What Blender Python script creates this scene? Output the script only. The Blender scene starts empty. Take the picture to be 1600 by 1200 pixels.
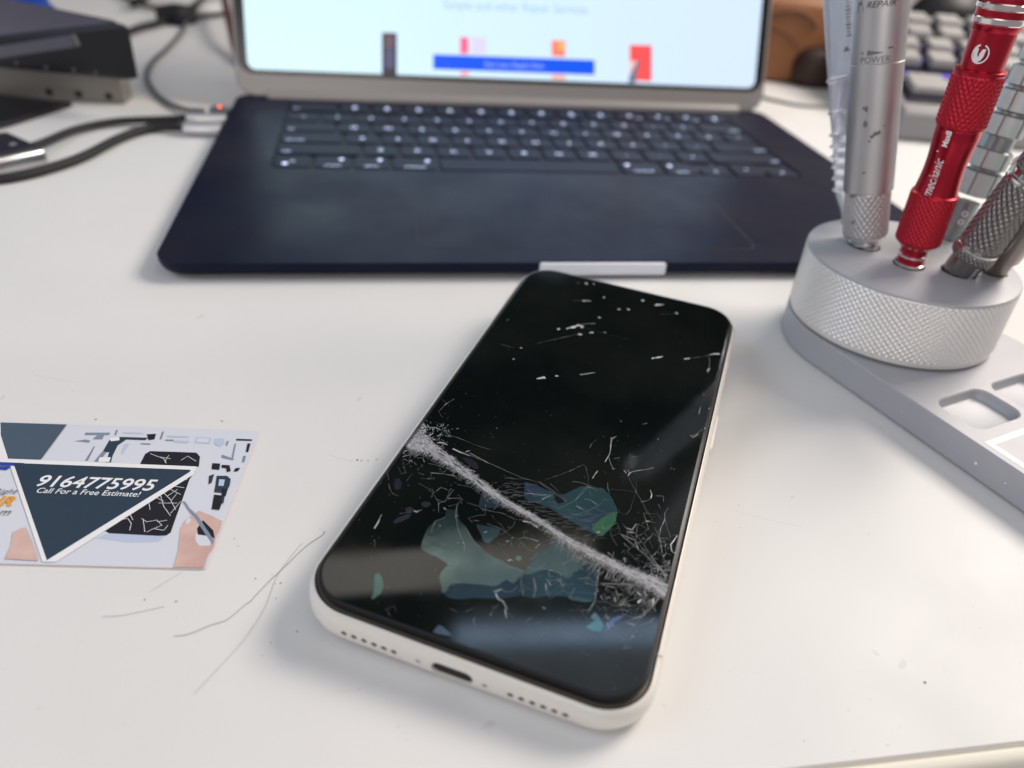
import bpy, bmesh, math, random
from math import sin, cos, pi, radians
from mathutils import Vector, Matrix, Euler

random.seed(7)
MM = 0.001
sc = bpy.context.scene
COL = sc.collection

# ------------------------------------------------------------------ camera, world, lights
F_PX = 1215.373
CAM = Vector((-87.938, -274.359, 139.143))
ROT = Euler((0.97386, -0.07049, -0.15125), 'XYZ')
RM = ROT.to_matrix()
cd = bpy.data.cameras.new("camera")
cam = bpy.data.objects.new("camera", cd)
COL.objects.link(cam)
cam.location = CAM * MM
cam.rotation_euler = ROT
cd.sensor_width = 36.0
cd.lens = F_PX / 1600 * 36.0
cd.clip_start = 0.01
cd.clip_end = 50
cd.dof.use_dof = True
cd.dof.focus_distance = 0.201
cd.dof.aperture_fstop = 8.9
sc.camera = cam

wd = bpy.data.worlds.new("World")
sc.world = wd
wd.use_nodes = True
bg = wd.node_tree.nodes['Background']
# room: pale walls and ceiling, darkness added straight ahead so the glass mirrors black
wn = wd.node_tree
wtc = wn.nodes.new('ShaderNodeTexCoord')
wdp = wn.nodes.new('ShaderNodeVectorMath'); wdp.operation = 'DOT_PRODUCT'
wdp.inputs[1].default_value = (0.147, 0.692, 0.707)
wn.links.new(wtc.outputs['Generated'], wdp.inputs[0])
wmr = wn.nodes.new('ShaderNodeMapRange'); wmr.interpolation_type = 'SMOOTHSTEP'
wmr.inputs[1].default_value = 0.55; wmr.inputs[2].default_value = 0.86
wn.links.new(wdp.outputs['Value'], wmr.inputs[0])
wmx = wn.nodes.new('ShaderNodeMix'); wmx.data_type = 'RGBA'
wmx.inputs[6].default_value = (0.80, 0.80, 0.83, 1)
wmx.inputs[7].default_value = (0.018, 0.019, 0.019, 1)
wn.links.new(wmr.outputs[0], wmx.inputs[0]); wn.links.new(wmx.outputs[2], bg.inputs[0])
bg.inputs[1].default_value = 0.34
sc.view_settings.view_transform = 'Standard'
sc.view_settings.look = 'None'
sc.view_settings.exposure = 0
sc.view_settings.gamma = 1

def lamp(name, loc, target, sx, sy, power, color):
    l = bpy.data.lights.new(name, 'AREA')
    l.shape = 'RECTANGLE'
    l.size = sx * MM
    l.size_y = sy * MM
    l.energy = power
    l.color = color
    o = bpy.data.objects.new(name, l)
    COL.objects.link(o)
    o.location = Vector(loc) * MM
    d = (Vector(target) - Vector(loc)).normalized()
    o.rotation_euler = d.to_track_quat('-Z', 'Y').to_euler()
    return o

lamp('right_lamp', (720, 200, 720), (60, -60, 0), 360, 360, 9.7, (1.0, 0.90, 0.80))
lamp('overhead_lamp', (60, -260, 1350), (0, 20, 0), 1000, 420, 1.7, (1.0, 0.95, 0.89))
lamp('left_lamp', (-800, -120, 620), (-60, 0, 0), 500, 400, 2.1, (0.66, 0.79, 1.0))
lamp('far_ceiling_lamp', (1500, 1150, 1500), (0, 50, 0), 500, 900, 13.0, (1.0, 0.93, 0.84))
def tube_lamp(name, A, B, width, power, color):
    A, B = Vector(A), Vector(B); c = (A+B)/2
    o = lamp(name, c, (-60, -165, 8), (B-A).length, width, power, color)
    z = -(Vector((-60, -165, 8)) - c).normalized(); x = (B-A).normalized(); y = z.cross(x).normalized(); x = y.cross(z)
    o.rotation_euler = Matrix((x, y, z)).transposed().to_euler()
    return o
tube_lamp('tube_lamp', (35, 582, 1235), (470, 553, 1235), 44, 0.27, (0.52, 0.72, 1.0))
tube_lamp('dim_tube_lamp', (-240, 744, 1235), (345, 746, 1235), 84, 0.27, (1.0, 0.94, 0.84))
tube_lamp('ceiling_sheen', (-60, 430, 1235), (650, 410, 1235), 190, 0.30, (0.88, 0.92, 1.0))  # added light standing in for the ceiling mirrored in the glass
lamp('front_fill', (-260, -900, 420), (-60, -150, 0), 500, 400, 1.9, (1.0, 0.93, 0.88))  # added fill that brightens the phone's near edge

# ------------------------------------------------------------------ pixel / plane geometry (mm)
def ray(px, py):
    return RM @ Vector(((px - 800) / F_PX, -(py - 600) / F_PX, -1.0))

def at(px, py, z=0.0):
    d = ray(px, py)
    return CAM + d * ((z - CAM.z) / d.z)

def proj(P):
    m = RM.transposed() @ (Vector(P) - CAM)
    return (800 + F_PX * m.x / -m.z, 600 - F_PX * m.y / -m.z)

def depth(P):
    return -(RM.transposed() @ (Vector(P) - CAM)).z

# ------------------------------------------------------------------ materials
def mat(name, base=(0.5, 0.5, 0.5), rough=0.5, metal=0.0, ior=1.5, emis=None, es=0.0, coat=0.0,
        trans=0.0, alpha=1.0, noise=None, bump=None, tint=None, rnoise=None, aniso=0.0, spec=None):
    m = bpy.data.materials.new(name)
    m.use_nodes = True
    nt = m.node_tree
    b = nt.nodes['Principled BSDF']
    b.inputs['Base Color'].default_value = (*base, 1)
    b.inputs['Roughness'].default_value = rough
    b.inputs['Metallic'].default_value = metal
    b.inputs['IOR'].default_value = ior
    b.inputs['Coat Weight'].default_value = coat
    b.inputs['Transmission Weight'].default_value = trans
    b.inputs['Alpha'].default_value = alpha
    if spec is not None:
        b.inputs['Specular IOR Level'].default_value = spec
    if tint:
        b.inputs['Specular Tint'].default_value = (*tint, 1)
    if emis:
        b.inputs['Emission Color'].default_value = (*emis, 1)
        b.inputs['Emission Strength'].default_value = es
    tc = nt.nodes.new('ShaderNodeTexCoord')
    def noise_node(scale, detail=4, rough_=0.55, stretch=None):
        n = nt.nodes.new('ShaderNodeTexNoise')
        n.inputs['Scale'].default_value = scale
        n.inputs['Detail'].default_value = detail
        n.inputs['Roughness'].default_value = rough_
        if stretch:
            mp = nt.nodes.new('ShaderNodeMapping')
            mp.inputs['Scale'].default_value = stretch
            nt.links.new(tc.outputs['Object'], mp.inputs['Vector'])
            nt.links.new(mp.outputs['Vector'], n.inputs['Vector'])
        else:
            nt.links.new(tc.outputs['Object'], n.inputs['Vector'])
        return n
    if noise:   # (scale, other colour, lo, hi)
        n = noise_node(noise[0], 5)
        r = nt.nodes.new('ShaderNodeMapRange')
        r.inputs[1].default_value = noise[2]
        r.inputs[2].default_value = noise[3]
        nt.links.new(n.outputs[0], r.inputs[0])
        mx = nt.nodes.new('ShaderNodeMix')
        mx.data_type = 'RGBA'
        mx.inputs[6].default_value = (*base, 1)
        mx.inputs[7].default_value = (*noise[1], 1)
        nt.links.new(r.outputs[0], mx.inputs[0])
        nt.links.new(mx.outputs[2], b.inputs['Base Color'])
    if rnoise:  # (scale, lo rough, hi rough)
        n = noise_node(rnoise[0], 6, 0.6)
        r = nt.nodes.new('ShaderNodeMapRange')
        r.inputs[1].default_value = 0.35
        r.inputs[2].default_value = 0.68
        r.inputs[3].default_value = rnoise[1]
        r.inputs[4].default_value = rnoise[2]
        nt.links.new(n.outputs[0], r.inputs[0])
        nt.links.new(r.outputs[0], b.inputs['Roughness'])
    if bump:    # (scale, strength, distance mm[, stretch])
        n = noise_node(bump[0], 4, 0.6, bump[3] if len(bump) > 3 else None)
        bp = nt.nodes.new('ShaderNodeBump')
        bp.inputs['Strength'].default_value = bump[1]
        bp.inputs['Distance'].default_value = bump[2] * MM
        nt.links.new(n.outputs[0], bp.inputs['Height'])
        nt.links.new(bp.outputs[0], b.inputs['Normal'])
    return m

M = {}
M['desk'] = mat('white laminate', (0.72, 0.715, 0.71), 0.48, spec=0.16, bump=(2600, 0.06, 0.05), noise=(9, (0.68, 0.675, 0.675), 0.35, 0.75), rnoise=(30, 0.40, 0.56))
M['desk_edge'] = mat('cream edge band', (0.84, 0.80, 0.70), 0.45, bump=(900, 0.1, 0.05))
M['seam'] = mat('seam shade', (0.60, 0.56, 0.52), 0.8)  # shadow line of the gap put into the strip's colour
M['midnight'] = mat('midnight aluminium', (0.010, 0.012, 0.027), 0.42, 0.0, spec=0.11, tint=(0.40, 0.50, 1.0), noise=(14, (0.018, 0.018, 0.028), 0.4, 0.75), rnoise=(22, 0.30, 0.46), bump=(5000, 0.05, 0.02))
M['well'] = mat('keyboard well', (0.014, 0.017, 0.032), 0.55, spec=0.3)
M['keycap'] = mat('black keycap', (0.014, 0.017, 0.032), 0.55, spec=0.28, tint=(0.6, 0.7, 1.0), bump=(4000, 0.05, 0.02))
M['legend'] = mat('backlit legend', (0.5, 0.55, 0.65), 0.5, emis=(0.55, 0.68, 1.0), es=1.7)
M['legend_dim'] = mat('dim backlit legend', (0.4, 0.45, 0.55), 0.5, emis=(0.55, 0.66, 1.0), es=0.9)
M['bezel'] = mat('screen bezel', (0.012, 0.012, 0.014), 0.2)
M['hinge'] = mat('hinge glare', (0.30, 0.28, 0.27), 0.35, 0.2)  # glare on a dark hinge put into the colour as warm grey
M['lip_sheen'] = mat('recess lip sheen', (0.75, 0.78, 0.86), 0.4)  # white stands for light mirrored in the recess lip
M['steel'] = mat('brushed aluminium', (0.62, 0.62, 0.64), 0.34, 1.0, bump=(3000, 0.15, 0.03), rnoise=(60, 0.28, 0.42))
M['alu_matte'] = mat('bead blasted aluminium', (0.43, 0.435, 0.465), 0.46, 0.12, spec=0.4, bump=(4200, 0.12, 0.03), rnoise=(18, 0.46, 0.58), noise=(25, (0.38, 0.385, 0.415), 0.45, 0.8))
M['alu_side'] = mat('satin aluminium side', (0.43, 0.425, 0.415), 0.42, 0.7, bump=(2500, 0.1, 0.03), rnoise=(25, 0.36, 0.52))
M['alu_knurl'] = mat('knurled aluminium', (0.84, 0.82, 0.80), 0.34, 0.55)
M['alu_pen'] = mat('satin silver tube', (0.58, 0.565, 0.57), 0.45, 0.9, noise=(40, (0.52, 0.505, 0.51), 0.5, 0.8), rnoise=(70, 0.42, 0.52))
M['chrome'] = mat('bright steel', (0.78, 0.77, 0.75), 0.16, 1.0)
M['red'] = mat('red anodised', (0.47, 0.014, 0.035), 0.28, 0.85, coat=0.15)
M['red_knurl'] = mat('red anodised knurl', (0.50, 0.017, 0.036), 0.33, 0.7)
M['red_band'] = mat('polished bevel', (0.86, 0.74, 0.74), 0.18, 1.0)
M['white_ink'] = mat('white ink', (0.88, 0.84, 0.84), 0.5)
M['grey_ink'] = mat('grey ink', (0.17, 0.165, 0.17), 0.5)
M['black_ink'] = mat('black ink', (0.03, 0.03, 0.03), 0.5)
M['greygreen'] = mat('satin grey metal', (0.31, 0.34, 0.35), 0.30, 0.8)
M['greylight'] = mat('pale enamel panel', (0.52, 0.565, 0.565), 0.4, 0.2)
M['gun'] = mat('gunmetal', (0.26, 0.245, 0.235), 0.28, 0.95)
M['brownmetal'] = mat('bronze grey metal', (0.36, 0.31, 0.285), 0.3, 0.95)
M['cotton'] = mat('cotton', (0.85, 0.78, 0.74), 0.9, bump=(1500, 0.6, 0.3))
M['clear'] = mat('clear plastic', (0.80, 0.85, 0.94), 0.20, trans=0.78, ior=1.22)
M['clear_tab'] = mat('clear label', (0.85, 0.87, 0.92), 0.2, alpha=0.22)
M['glass'] = mat('black phone glass', (0.0035, 0.0055, 0.0055), 0.055, rnoise=(34, 0.03, 0.11), noise=(22, (0.011, 0.014, 0.012), 0.42, 0.75), spec=0.5)
M['glass_edge'] = mat('black edge', (0.003, 0.003, 0.004), 0.3, spec=0.25)
M['glass_bevel'] = mat('bevelled glass edge', (0.022, 0.023, 0.027), 0.15)
M['gasket'] = mat('adhesive lip', (0.15, 0.135, 0.115), 0.35, 0.3)
M['frame'] = mat('starlight aluminium', (0.80, 0.765, 0.71), 0.36, 0.05, bump=(6000, 0.05, 0.02))
M['dark_hole'] = mat('dark cavity', (0.01, 0.009, 0.008), 0.6)
M['crack'] = mat('pulverised glass', (0.50, 0.50, 0.54), 0.38, alpha=0.8)
M['crack_dim'] = mat('glass crack', (0.27, 0.28, 0.30), 0.35, alpha=0.55)
M['crack_lit'] = mat('bright glass crack', (0.60, 0.60, 0.60), 0.3, alpha=0.9)
M['powder'] = mat('glass powder', (0.26, 0.27, 0.32), 0.6, alpha=0.22)
M['card'] = mat('white card stock', (0.66, 0.68, 0.76), 0.38)
M['card_edge'] = mat('card edge', (0.75, 0.62, 0.56), 0.7)
M['navy'] = mat('navy print', (0.034, 0.055, 0.085), 0.34)
M['navy2'] = mat('slate print', (0.075, 0.110, 0.155), 0.34)
M['blueprint'] = mat('blue print', (0.03, 0.07, 0.36), 0.34)
M['cardwhite'] = mat('white print', (0.82, 0.82, 0.84), 0.4)
M['cardblack'] = mat('black print', (0.022, 0.022, 0.03), 0.34)
M['skin_print'] = mat('skin tone print', (0.56, 0.36, 0.32), 0.4, noise=(120, (0.70, 0.50, 0.45), 0.35, 0.7))
M['orange_print'] = mat('orange print', (0.75, 0.34, 0.05), 0.4)
M['pale_print'] = mat('pale blue print', (0.50, 0.56, 0.72), 0.4)
M['slate_part'] = mat('blue grey print', (0.22, 0.27, 0.36), 0.4)
M['black_plastic'] = mat('black plastic', (0.013, 0.013, 0.016), 0.45, spec=0.35, bump=(800, 0.1, 0.1))
M['purple_black'] = mat('satin charcoal top', (0.075, 0.072, 0.10), 0.36, noise=(9, (0.12, 0.115, 0.145), 0.4, 0.7))
M['grey_metal'] = mat('grey bracket', (0.24, 0.225, 0.205), 0.45, 0.3)
M['blue_cloth'] = mat('blue plastic', (0.01, 0.10, 0.62), 0.45)
M['cable'] = mat('black cable', (0.022, 0.022, 0.024), 0.6, spec=0.3)
M['cable_grey'] = mat('grey cable', (0.11, 0.115, 0.135), 0.5)
M['cable_brown'] = mat('dark red cable', (0.10, 0.035, 0.03), 0.5)
M['plug'] = mat('silver plug shell', (0.72, 0.72, 0.74), 0.3, 0.6)
M['led'] = mat('orange charge light', (1, 0.2, 0.1), 0.5, emis=(1.0, 0.10, 0.05), es=5.0)
M['leather'] = mat('tan leather', (0.29, 0.115, 0.042), 0.5, noise=(18, (0.20, 0.075, 0.027), 0.4, 0.7), bump=(700, 0.3, 0.3))
M['seamline'] = mat('brown stitching', (0.17, 0.066, 0.026), 0.6)
M['darkbrown'] = mat('dark brown leather', (0.035, 0.014, 0.008), 0.5)
M['wall'] = mat('beige wall paint', (0.50, 0.46, 0.40), 0.8, bump=(60, 0.1, 0.4))
M['kb_case'] = mat('grey keyboard case', (0.27, 0.26, 0.265), 0.5)
M['kb_plate'] = mat('black keyboard plate', (0.018, 0.018, 0.03), 0.5)
M['kb_key'] = mat('light grey keycap', (0.26, 0.25, 0.25), 0.5)
M['kb_side'] = mat('dark keycap skirt', (0.035, 0.034, 0.05), 0.45)
M['purple'] = mat('purple key light', (0.2, 0.1, 0.8), 0.5, emis=(0.20, 0.10, 1.0), es=0.8)
M['hair'] = mat('hair', (0.03, 0.025, 0.022), 0.5)
M['hair_pale'] = mat('pale hair', (0.26, 0.24, 0.23), 0.5)
M['speck'] = mat('dirt', (0.12, 0.11, 0.10), 0.8)
M['smudge'] = mat('faint scuff', (0.50, 0.48, 0.46), 0.6, alpha=0.10)

M['smudge_light'] = mat('bright scratch', (0.8, 0.8, 0.82), 0.4, alpha=0.35)

def knurl_bump(name, base, rough, metal):
    return M[name]

# ------------------------------------------------------------------ mesh helpers
class MB:
    def __init__(s):
        s.v = []; s.f = []
    def add(s, vs, fs):
        o = len(s.v)
        s.v += [tuple(v) for v in vs]
        s.f += [tuple(i + o for i in f) for f in fs]
    def box(s, c, d, rot=0.0):
        cx, cy, cz = c; hx, hy, hz = d[0]/2, d[1]/2, d[2]/2
        vs = []
        for z in (-hz, hz):
            for x, y in ((-hx, -hy), (hx, -hy), (hx, hy), (-hx, hy)):
                vs.append((cx + x*cos(rot) - y*sin(rot), cy + x*sin(rot) + y*cos(rot), cz + z))
        s.add(vs, [(3, 2, 1, 0), (4, 5, 6, 7), (0, 1, 5, 4), (1, 2, 6, 5), (2, 3, 7, 6), (3, 0, 4, 7)])
    def loft(s, loops, cap0=True, cap1=True):
        n = len(loops[0]); vs = []
        for l in loops: vs += list(l)
        fs = []
        for k in range(len(loops) - 1):
            for i in range(n):
                j = (i + 1) % n
                fs.append((k*n + i, k*n + j, (k+1)*n + j, (k+1)*n + i))
        if cap0: fs.append(tuple(reversed(range(n))))
        if cap1: fs.append(tuple((len(loops)-1)*n + i for i in range(n)))
        s.add(vs, fs)
    def build(s, name, m, parent=None, smooth=False, bevel=0.0, angle=35, tf=None):
        me = bpy.data.meshes.new(name)
        vs = s.v
        if tf is not None: vs = [tf @ Vector(v) for v in vs]
        me.from_pydata([(v[0]*MM, v[1]*MM, v[2]*MM) for v in vs], [], s.f)
        me.update()
        ob = bpy.data.objects.new(name, me)
        COL.objects.link(ob)
        me.materials.append(m)
        if smooth:
            for p in me.polygons: p.use_smooth = True
            try: me.set_sharp_from_angle(angle=radians(angle))
            except Exception: pass
        if bevel > 0:
            b = ob.modifiers.new('bevel', 'BEVEL')
            b.width = bevel * MM; b.segments = 3; b.limit_method = 'ANGLE'; b.angle_limit = radians(30)
            for p in me.polygons: p.use_smooth = True
            b.harden_normals = False
        if parent: ob.parent = parent
        return ob

def tag(o, label=None, cat=None, group=None, kind=None):
    if label: o['label'] = label
    if cat: o['category'] = cat
    if group: o['group'] = group
    if kind: o['kind'] = kind
    return o

def thing(name, label, cat, loc=(0, 0, 0), rot=(0, 0, 0), group=None):
    o = bpy.data.objects.new(name, None)
    COL.objects.link(o)
    o.empty_display_size = 0.01
    o.location = Vector(loc) * MM
    o.rotation_euler = rot
    tag(o, label, cat, group)
    return o

def rrect(w, h, r, z, n=10, cx=0, cy=0):
    pts = []
    for sx, sy, a0 in ((1, 1, 0), (-1, 1, 90), (-1, -1, 180), (1, -1, 270)):
        for k in range(n + 1):
            a = radians(a0 + 90 * k / n)
            pts.append((cx + sx*(w/2 - r) + r*cos(a), cy + sy*(h/2 - r) + r*sin(a), z))
    return pts

def ring(c, u, v, r, n):
    return [c + u*(r*cos(2*pi*i/n)) + v*(r*sin(2*pi*i/n)) for i in range(n)]

def frame_of(d):
    d = Vector(d).normalized()
    toward = (CAM - Vector((90, -50, 60)))
    u = (toward - d * toward.dot(d)).normalized()      # faces the viewer's side at angle 0
    v = d.cross(u)
    return u, v

def lathe(mb, B, d, prof, n=48, cap=True):
    B = Vector(B); d = Vector(d).normalized(); u, v = frame_of(d)
    mb.loft([ring(B + d*s, u, v, r, n) for s, r in prof], cap, cap)

def knurl(mb, B, d, s0, s1, r, nc, p, h, sub=6):
    """diamond knurling: real pyramids around the axis, valleys follow the mesh diagonals"""
    B = Vector(B); d = Vector(d).normalized(); u, v = frame_of(d)
    N = nc * sub
    rows = max(4, int(round((s1 - s0) / p)) * sub)
    vs = []; H = []
    def tri(x):
        x = x % 1.0
        return 1 - abs(2*x - 1)
    for k in range(rows + 1):
        s = s0 + (s1 - s0) * k / rows
        edge = min(1.0, k / 3, (rows - k) / 3)
        for i in range(N):
            f = (1 + cos(2*pi*i/sub) * cos(2*pi*k/sub)) / 2; f = f**.8 * edge
            H.append(f)
            rr = r - h + h * f * 1.1
            t = 2*pi*i/N
            vs.append(B + d*s + u*(rr*cos(t)) + v*(rr*sin(t)))
    fs = []
    for k in range(rows):
        for i in range(N):
            j = (i+1) % N
            a, b, c, e = k*N+i, k*N+j, (k+1)*N+j, (k+1)*N+i
            if H[a] + H[c] < H[b] + H[e]: fs += [(a, b, c), (a, c, e)]
            else: fs += [(a, b, e), (b, c, e)]
    mb.add(vs, fs)
    mb.add([vs[i] for i in range(N)], [tuple(reversed(range(N)))])
    mb.add([vs[rows*N+i] for i in range(N)], [tuple(range(N))])

def tube(mb, pts, r, n=10, sub=8, closed_ends=True):
    P = [Vector(p) for p in pts]
    out = []
    for i in range(len(P) - 1):
        p0 = P[max(i-1, 0)]; p1 = P[i]; p2 = P[i+1]; p3 = P[min(i+2, len(P)-1)]
        for k in range(sub):
            t = k / sub
            out.append(0.5*((2*p1) + (p2-p0)*t + (2*p0-5*p1+4*p2-p3)*t*t + (-p0+3*p1-3*p2+p3)*t**3))
    out.append(P[-1])
    loops = []
    up = Vector((0, 0, 1))
    for i, c in enumerate(out):
        d = (out[min(i+1, len(out)-1)] - out[max(i-1, 0)]).normalized()
        u = d.cross(up)
        if u.length < 1e-3: u = Vector((1, 0, 0))
        u.normalize(); v = u.cross(d)
        rr = r(i/(len(out)-1)) if callable(r) else r
        loops.append(ring(c, u, v, rr, n))
    mb.loft(loops, closed_ends, closed_ends)

def boolean_cut(ob, cutter):
    bm = bmesh.new(); bm.from_mesh(cutter.data); bmesh.ops.recalc_face_normals(bm, faces=bm.faces); bm.to_mesh(cutter.data); bm.free()
    bm = bmesh.new(); bm.from_mesh(ob.data); bmesh.ops.recalc_face_normals(bm, faces=bm.faces); bm.to_mesh(ob.data); bm.free()
    md = ob.modifiers.new('cut', 'BOOLEAN')
    md.operation = 'DIFFERENCE'; md.solver = 'EXACT'; md.object = cutter
    # cut before any bevel
    while ob.modifiers[0] != md:
        i = list(ob.modifiers).index(md)
        ob.modifiers.move(i, i-1)
    bev = [m for m in ob.modifiers if m.type == 'BEVEL']
    for b in bev: b.show_viewport = False
    dg = bpy.context.evaluated_depsgraph_get(); dg.update()
    me = bpy.data.meshes.new_from_object(ob.evaluated_get(dg))
    ob.modifiers.remove(md)
    for b in bev: b.show_viewport = True
    ob.data = me
    bpy.data.objects.remove(cutter)

def text2d(body, shear=0.0, bold=0.0):
    cu = bpy.data.curves.new('text', 'FONT')
    cu.body = body; cu.size = 1.0; cu.shear = shear; cu.offset = bold; cu.resolution_u = 4
    o = bpy.data.objects.new('text', cu)
    COL.objects.link(o)
    dg = bpy.context.evaluated_depsgraph_get(); dg.update()
    me = bpy.data.meshes.new_from_object(o.evaluated_get(dg))
    vs = [(v.co.x, v.co.y) for v in me.vertices]
    fs = [tuple(p.vertices) for p in me.polygons]
    bpy.data.objects.remove(o); bpy.data.meshes.remove(me)
    return vs, fs

# ------------------------------------------------------------------ desk
FY = -203.6
mb = MB()
mb.loft([rrect(3200, 2400 + 1, 3, z, 2, 300, FY + 1200.5) for z in (-25, 0)])
desk = mb.build('desk', M['desk']); tag(desk, 'scuffed white laminate desk top under everything', 'desk', kind='structure')
mb = MB(); mb.box((300, FY - 0.25, -12.5), (3200, 0.5, 24.2))
mb.build('edge_seam', M['seam'], desk)
mb = MB()
prof = [(-0.5, -0.9), (-1.2, -0.45), (-2.4, -0.6), (-3.3, -1.4), (-3.7, -2.6), (-3.7, -24), (-0.5, -24.6)]
mb.loft([[(x, FY + a, b) for a, b in prof] for x in (-1300, 1900)])
mb.build('edge_band', M['desk_edge'], desk, smooth=True)
# scuffs and specks: marks of the desk top itself
mb = MB()
def blob(mb, c, r, z, n=9, k=0.4, el=1.0, ang=0.0):
    vs = []
    for i in range(n):
        a = 2*pi*i/n; rr = r*(1 + random.uniform(-k, k))
        x, y = rr*cos(a)*el, rr*sin(a)
        vs.append((c[0] + x*cos(ang) - y*sin(ang), c[1] + x*sin(ang) + y*cos(ang), z))
    mb.add(vs, [tuple(range(n))])
for px, py, r in ((372, 853, .17), (399, 904, .2), (431, 935, .17), (464, 987, .22), (226, 937, .2), (275, 940, .22), (347, 658, .3), (588, 718, .2),
                  (575, 720, .22), (565, 720, .28), (558, 719, .3), (550, 720, .2), (366, 842, .15), (1445, 1067, .35), (425, 898, .15), (438, 911, .22), (430, 912, .15),
                  (506, 831, .16), (500, 827, .12), (1405, 608, .3), (1093, 640, .25), (150, 655, .3)):
    blob(mb, at(px, py), r, 0.02)
for _ in range(150):
    c = at(random.uniform(-20, 1620), random.uniform(440, 1190))
    blob(mb, c, random.choice((.05, .07, .09, .13)), 0.02)
for _ in range(60):
    c = Vector((random.uniform(-900, 900), random.uniform(0, 900), 0))
    blob(mb, c, random.uniform(.1, .5), 0.02)
s_ = mb.build('desk_specks', M['speck'], desk); s_['kind'] = 'stuff'
mb = MB()
for _ in range(12):
    c = at(random.uniform(0, 1600), random.uniform(460, 1180)); a = random.uniform(0, pi); L = random.uniform(4, 20)
    pts = [(c.x + cos(a)*L*t + random.uniform(-.3, .3), c.y + sin(a)*L*t + 0.1*L*t*t, 0.025) for t in (0, .25, .5, .75, 1)]
    w = random.uniform(.05, .14)
    for p, q in zip(pts, pts[1:]):
        mb.add([(p[0], p[1]-w, .025), (q[0], q[1]-w, .025), (q[0], q[1]+w, .025), (p[0], p[1]+w, .025)], [(0, 1, 2, 3)])
for _ in range(9):
    blob(mb, at(random.uniform(0, 1600), random.uniform(460, 1180)), random.uniform(.3, .7), 0.024, 14, .35, random.uniform(1, 3), random.uniform(0, pi))
s_ = mb.build('desk_scuffs', M['smudge'], desk); s_['kind'] = 'stuff'

# ------------------------------------------------------------------ laptop
LD = 237.3; ZT = 7.3
lap = thing('laptop', 'open dark blue laptop showing a pale blue web page, behind the broken phone', 'laptop')
mb = MB()
sec = [(9, 0.9), (4, 1.2), (1.4, 2.4), (0.5, 3.8), (0.0, 5.2), (0.0, ZT-0.35), (0.35, ZT)]
mb.loft([rrect(340.4 - 2*i, LD - 2*i, 11.5 - min(i, 6), z, 10, 0, LD/2) for i, z in sec])
base = mb.build('base', M['midnight'], lap, smooth=True, angle=50)
# finger recess + keyboard well
cut = MB(); cut.loft([rrect(53.2, 3.0, .8, z, 4, 0.8, 0.0) for z in (ZT-5.5, ZT+2)])
boolean_cut(base, cut.build('cut', M['well']))
cut = MB(); cut.loft([rrect(277.5, 113.5, 3.5, z, 5, 0, 161.5) for z in (ZT-1.2, ZT+2)])
boolean_cut(base, cut.build('cut', M['well']))
for p in base.data.polygons: p.use_smooth = True
base.data.set_sharp_from_angle(angle=radians(18))
mb = MB(); mb.loft([rrect(277.3, 113.3, 3.5, z, 5, 0, 161.5) for z in (ZT-1.35, ZT-1.1)])
mb.build('keyboard_well', M['well'], lap)
mb = MB(); mb.loft([[(x, y, z) for x, z, _ in rrect(52.4, 4.9, .7, 0, 5, 0.8, 4.35)] for y in (1.6, -.12)])
mb.build('lip_sheen_strip', M['lip_sheen'], lap, bevel=.12)
mb = MB(); mb.loft([rrect(144.9, 86.9, 6.4, z, 8, 0, 56) for z in (ZT-.2, ZT+.02)])
mb.build('trackpad_seam', M['dark_hole'], lap)
mb = MB(); mb.loft([rrect(144, 86, 6, z, 8, 0, 56) for z in (ZT-.2, ZT+.05)])
mb.build('trackpad', M['midnight'], lap)
for x in (-140, 140):
    for y in (22, LD-22):
        mb = MB(); lathe(mb, (x, y, 0.02), (0, 0, 1), [(0, 7), (1.1, 7)], 24)
        mb.build('rubber_foot', M['black_plastic'], lap)

# keys
U = 19.05
rows = [
    (211.0, 13.0, [('esc', 1.5)] + [('F%d' % i, 1.0) for i in range(1, 13)] + [('o', 1.0)]),
    (191.5, 16.2, [('~', 1)] + [(c, 1) for c in '1234567890-='] + [('delete', 1.5)]),
    (172.4, 16.2, [('tab', 1.5)] + [(c, 1) for c in 'QWERTYUIOP[]'] + [('\\', 1)]),
    (153.4, 16.2, [('caps lock', 1.75)] + [(c, 1) for c in "ASDFGHJKL;'"] + [('return', 1.75)]),
    (134.3, 16.2, [('shift', 2.25)] + [(c, 1) for c in 'ZXCVBNM,./'] + [('shift', 2.25)]),
    (114.6, 17.0, [('fn', 1), ('control', 1), ('option', 1), ('command', 1.25), (' ', 5.0), ('command', 1.25), ('option', 1), ('<', 1), ('^', 1), ('>', 1)]),
]
tcache = {}
def glyph(t):
    if t not in tcache: tcache[t] = text2d(t)
    return tcache[t]
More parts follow.
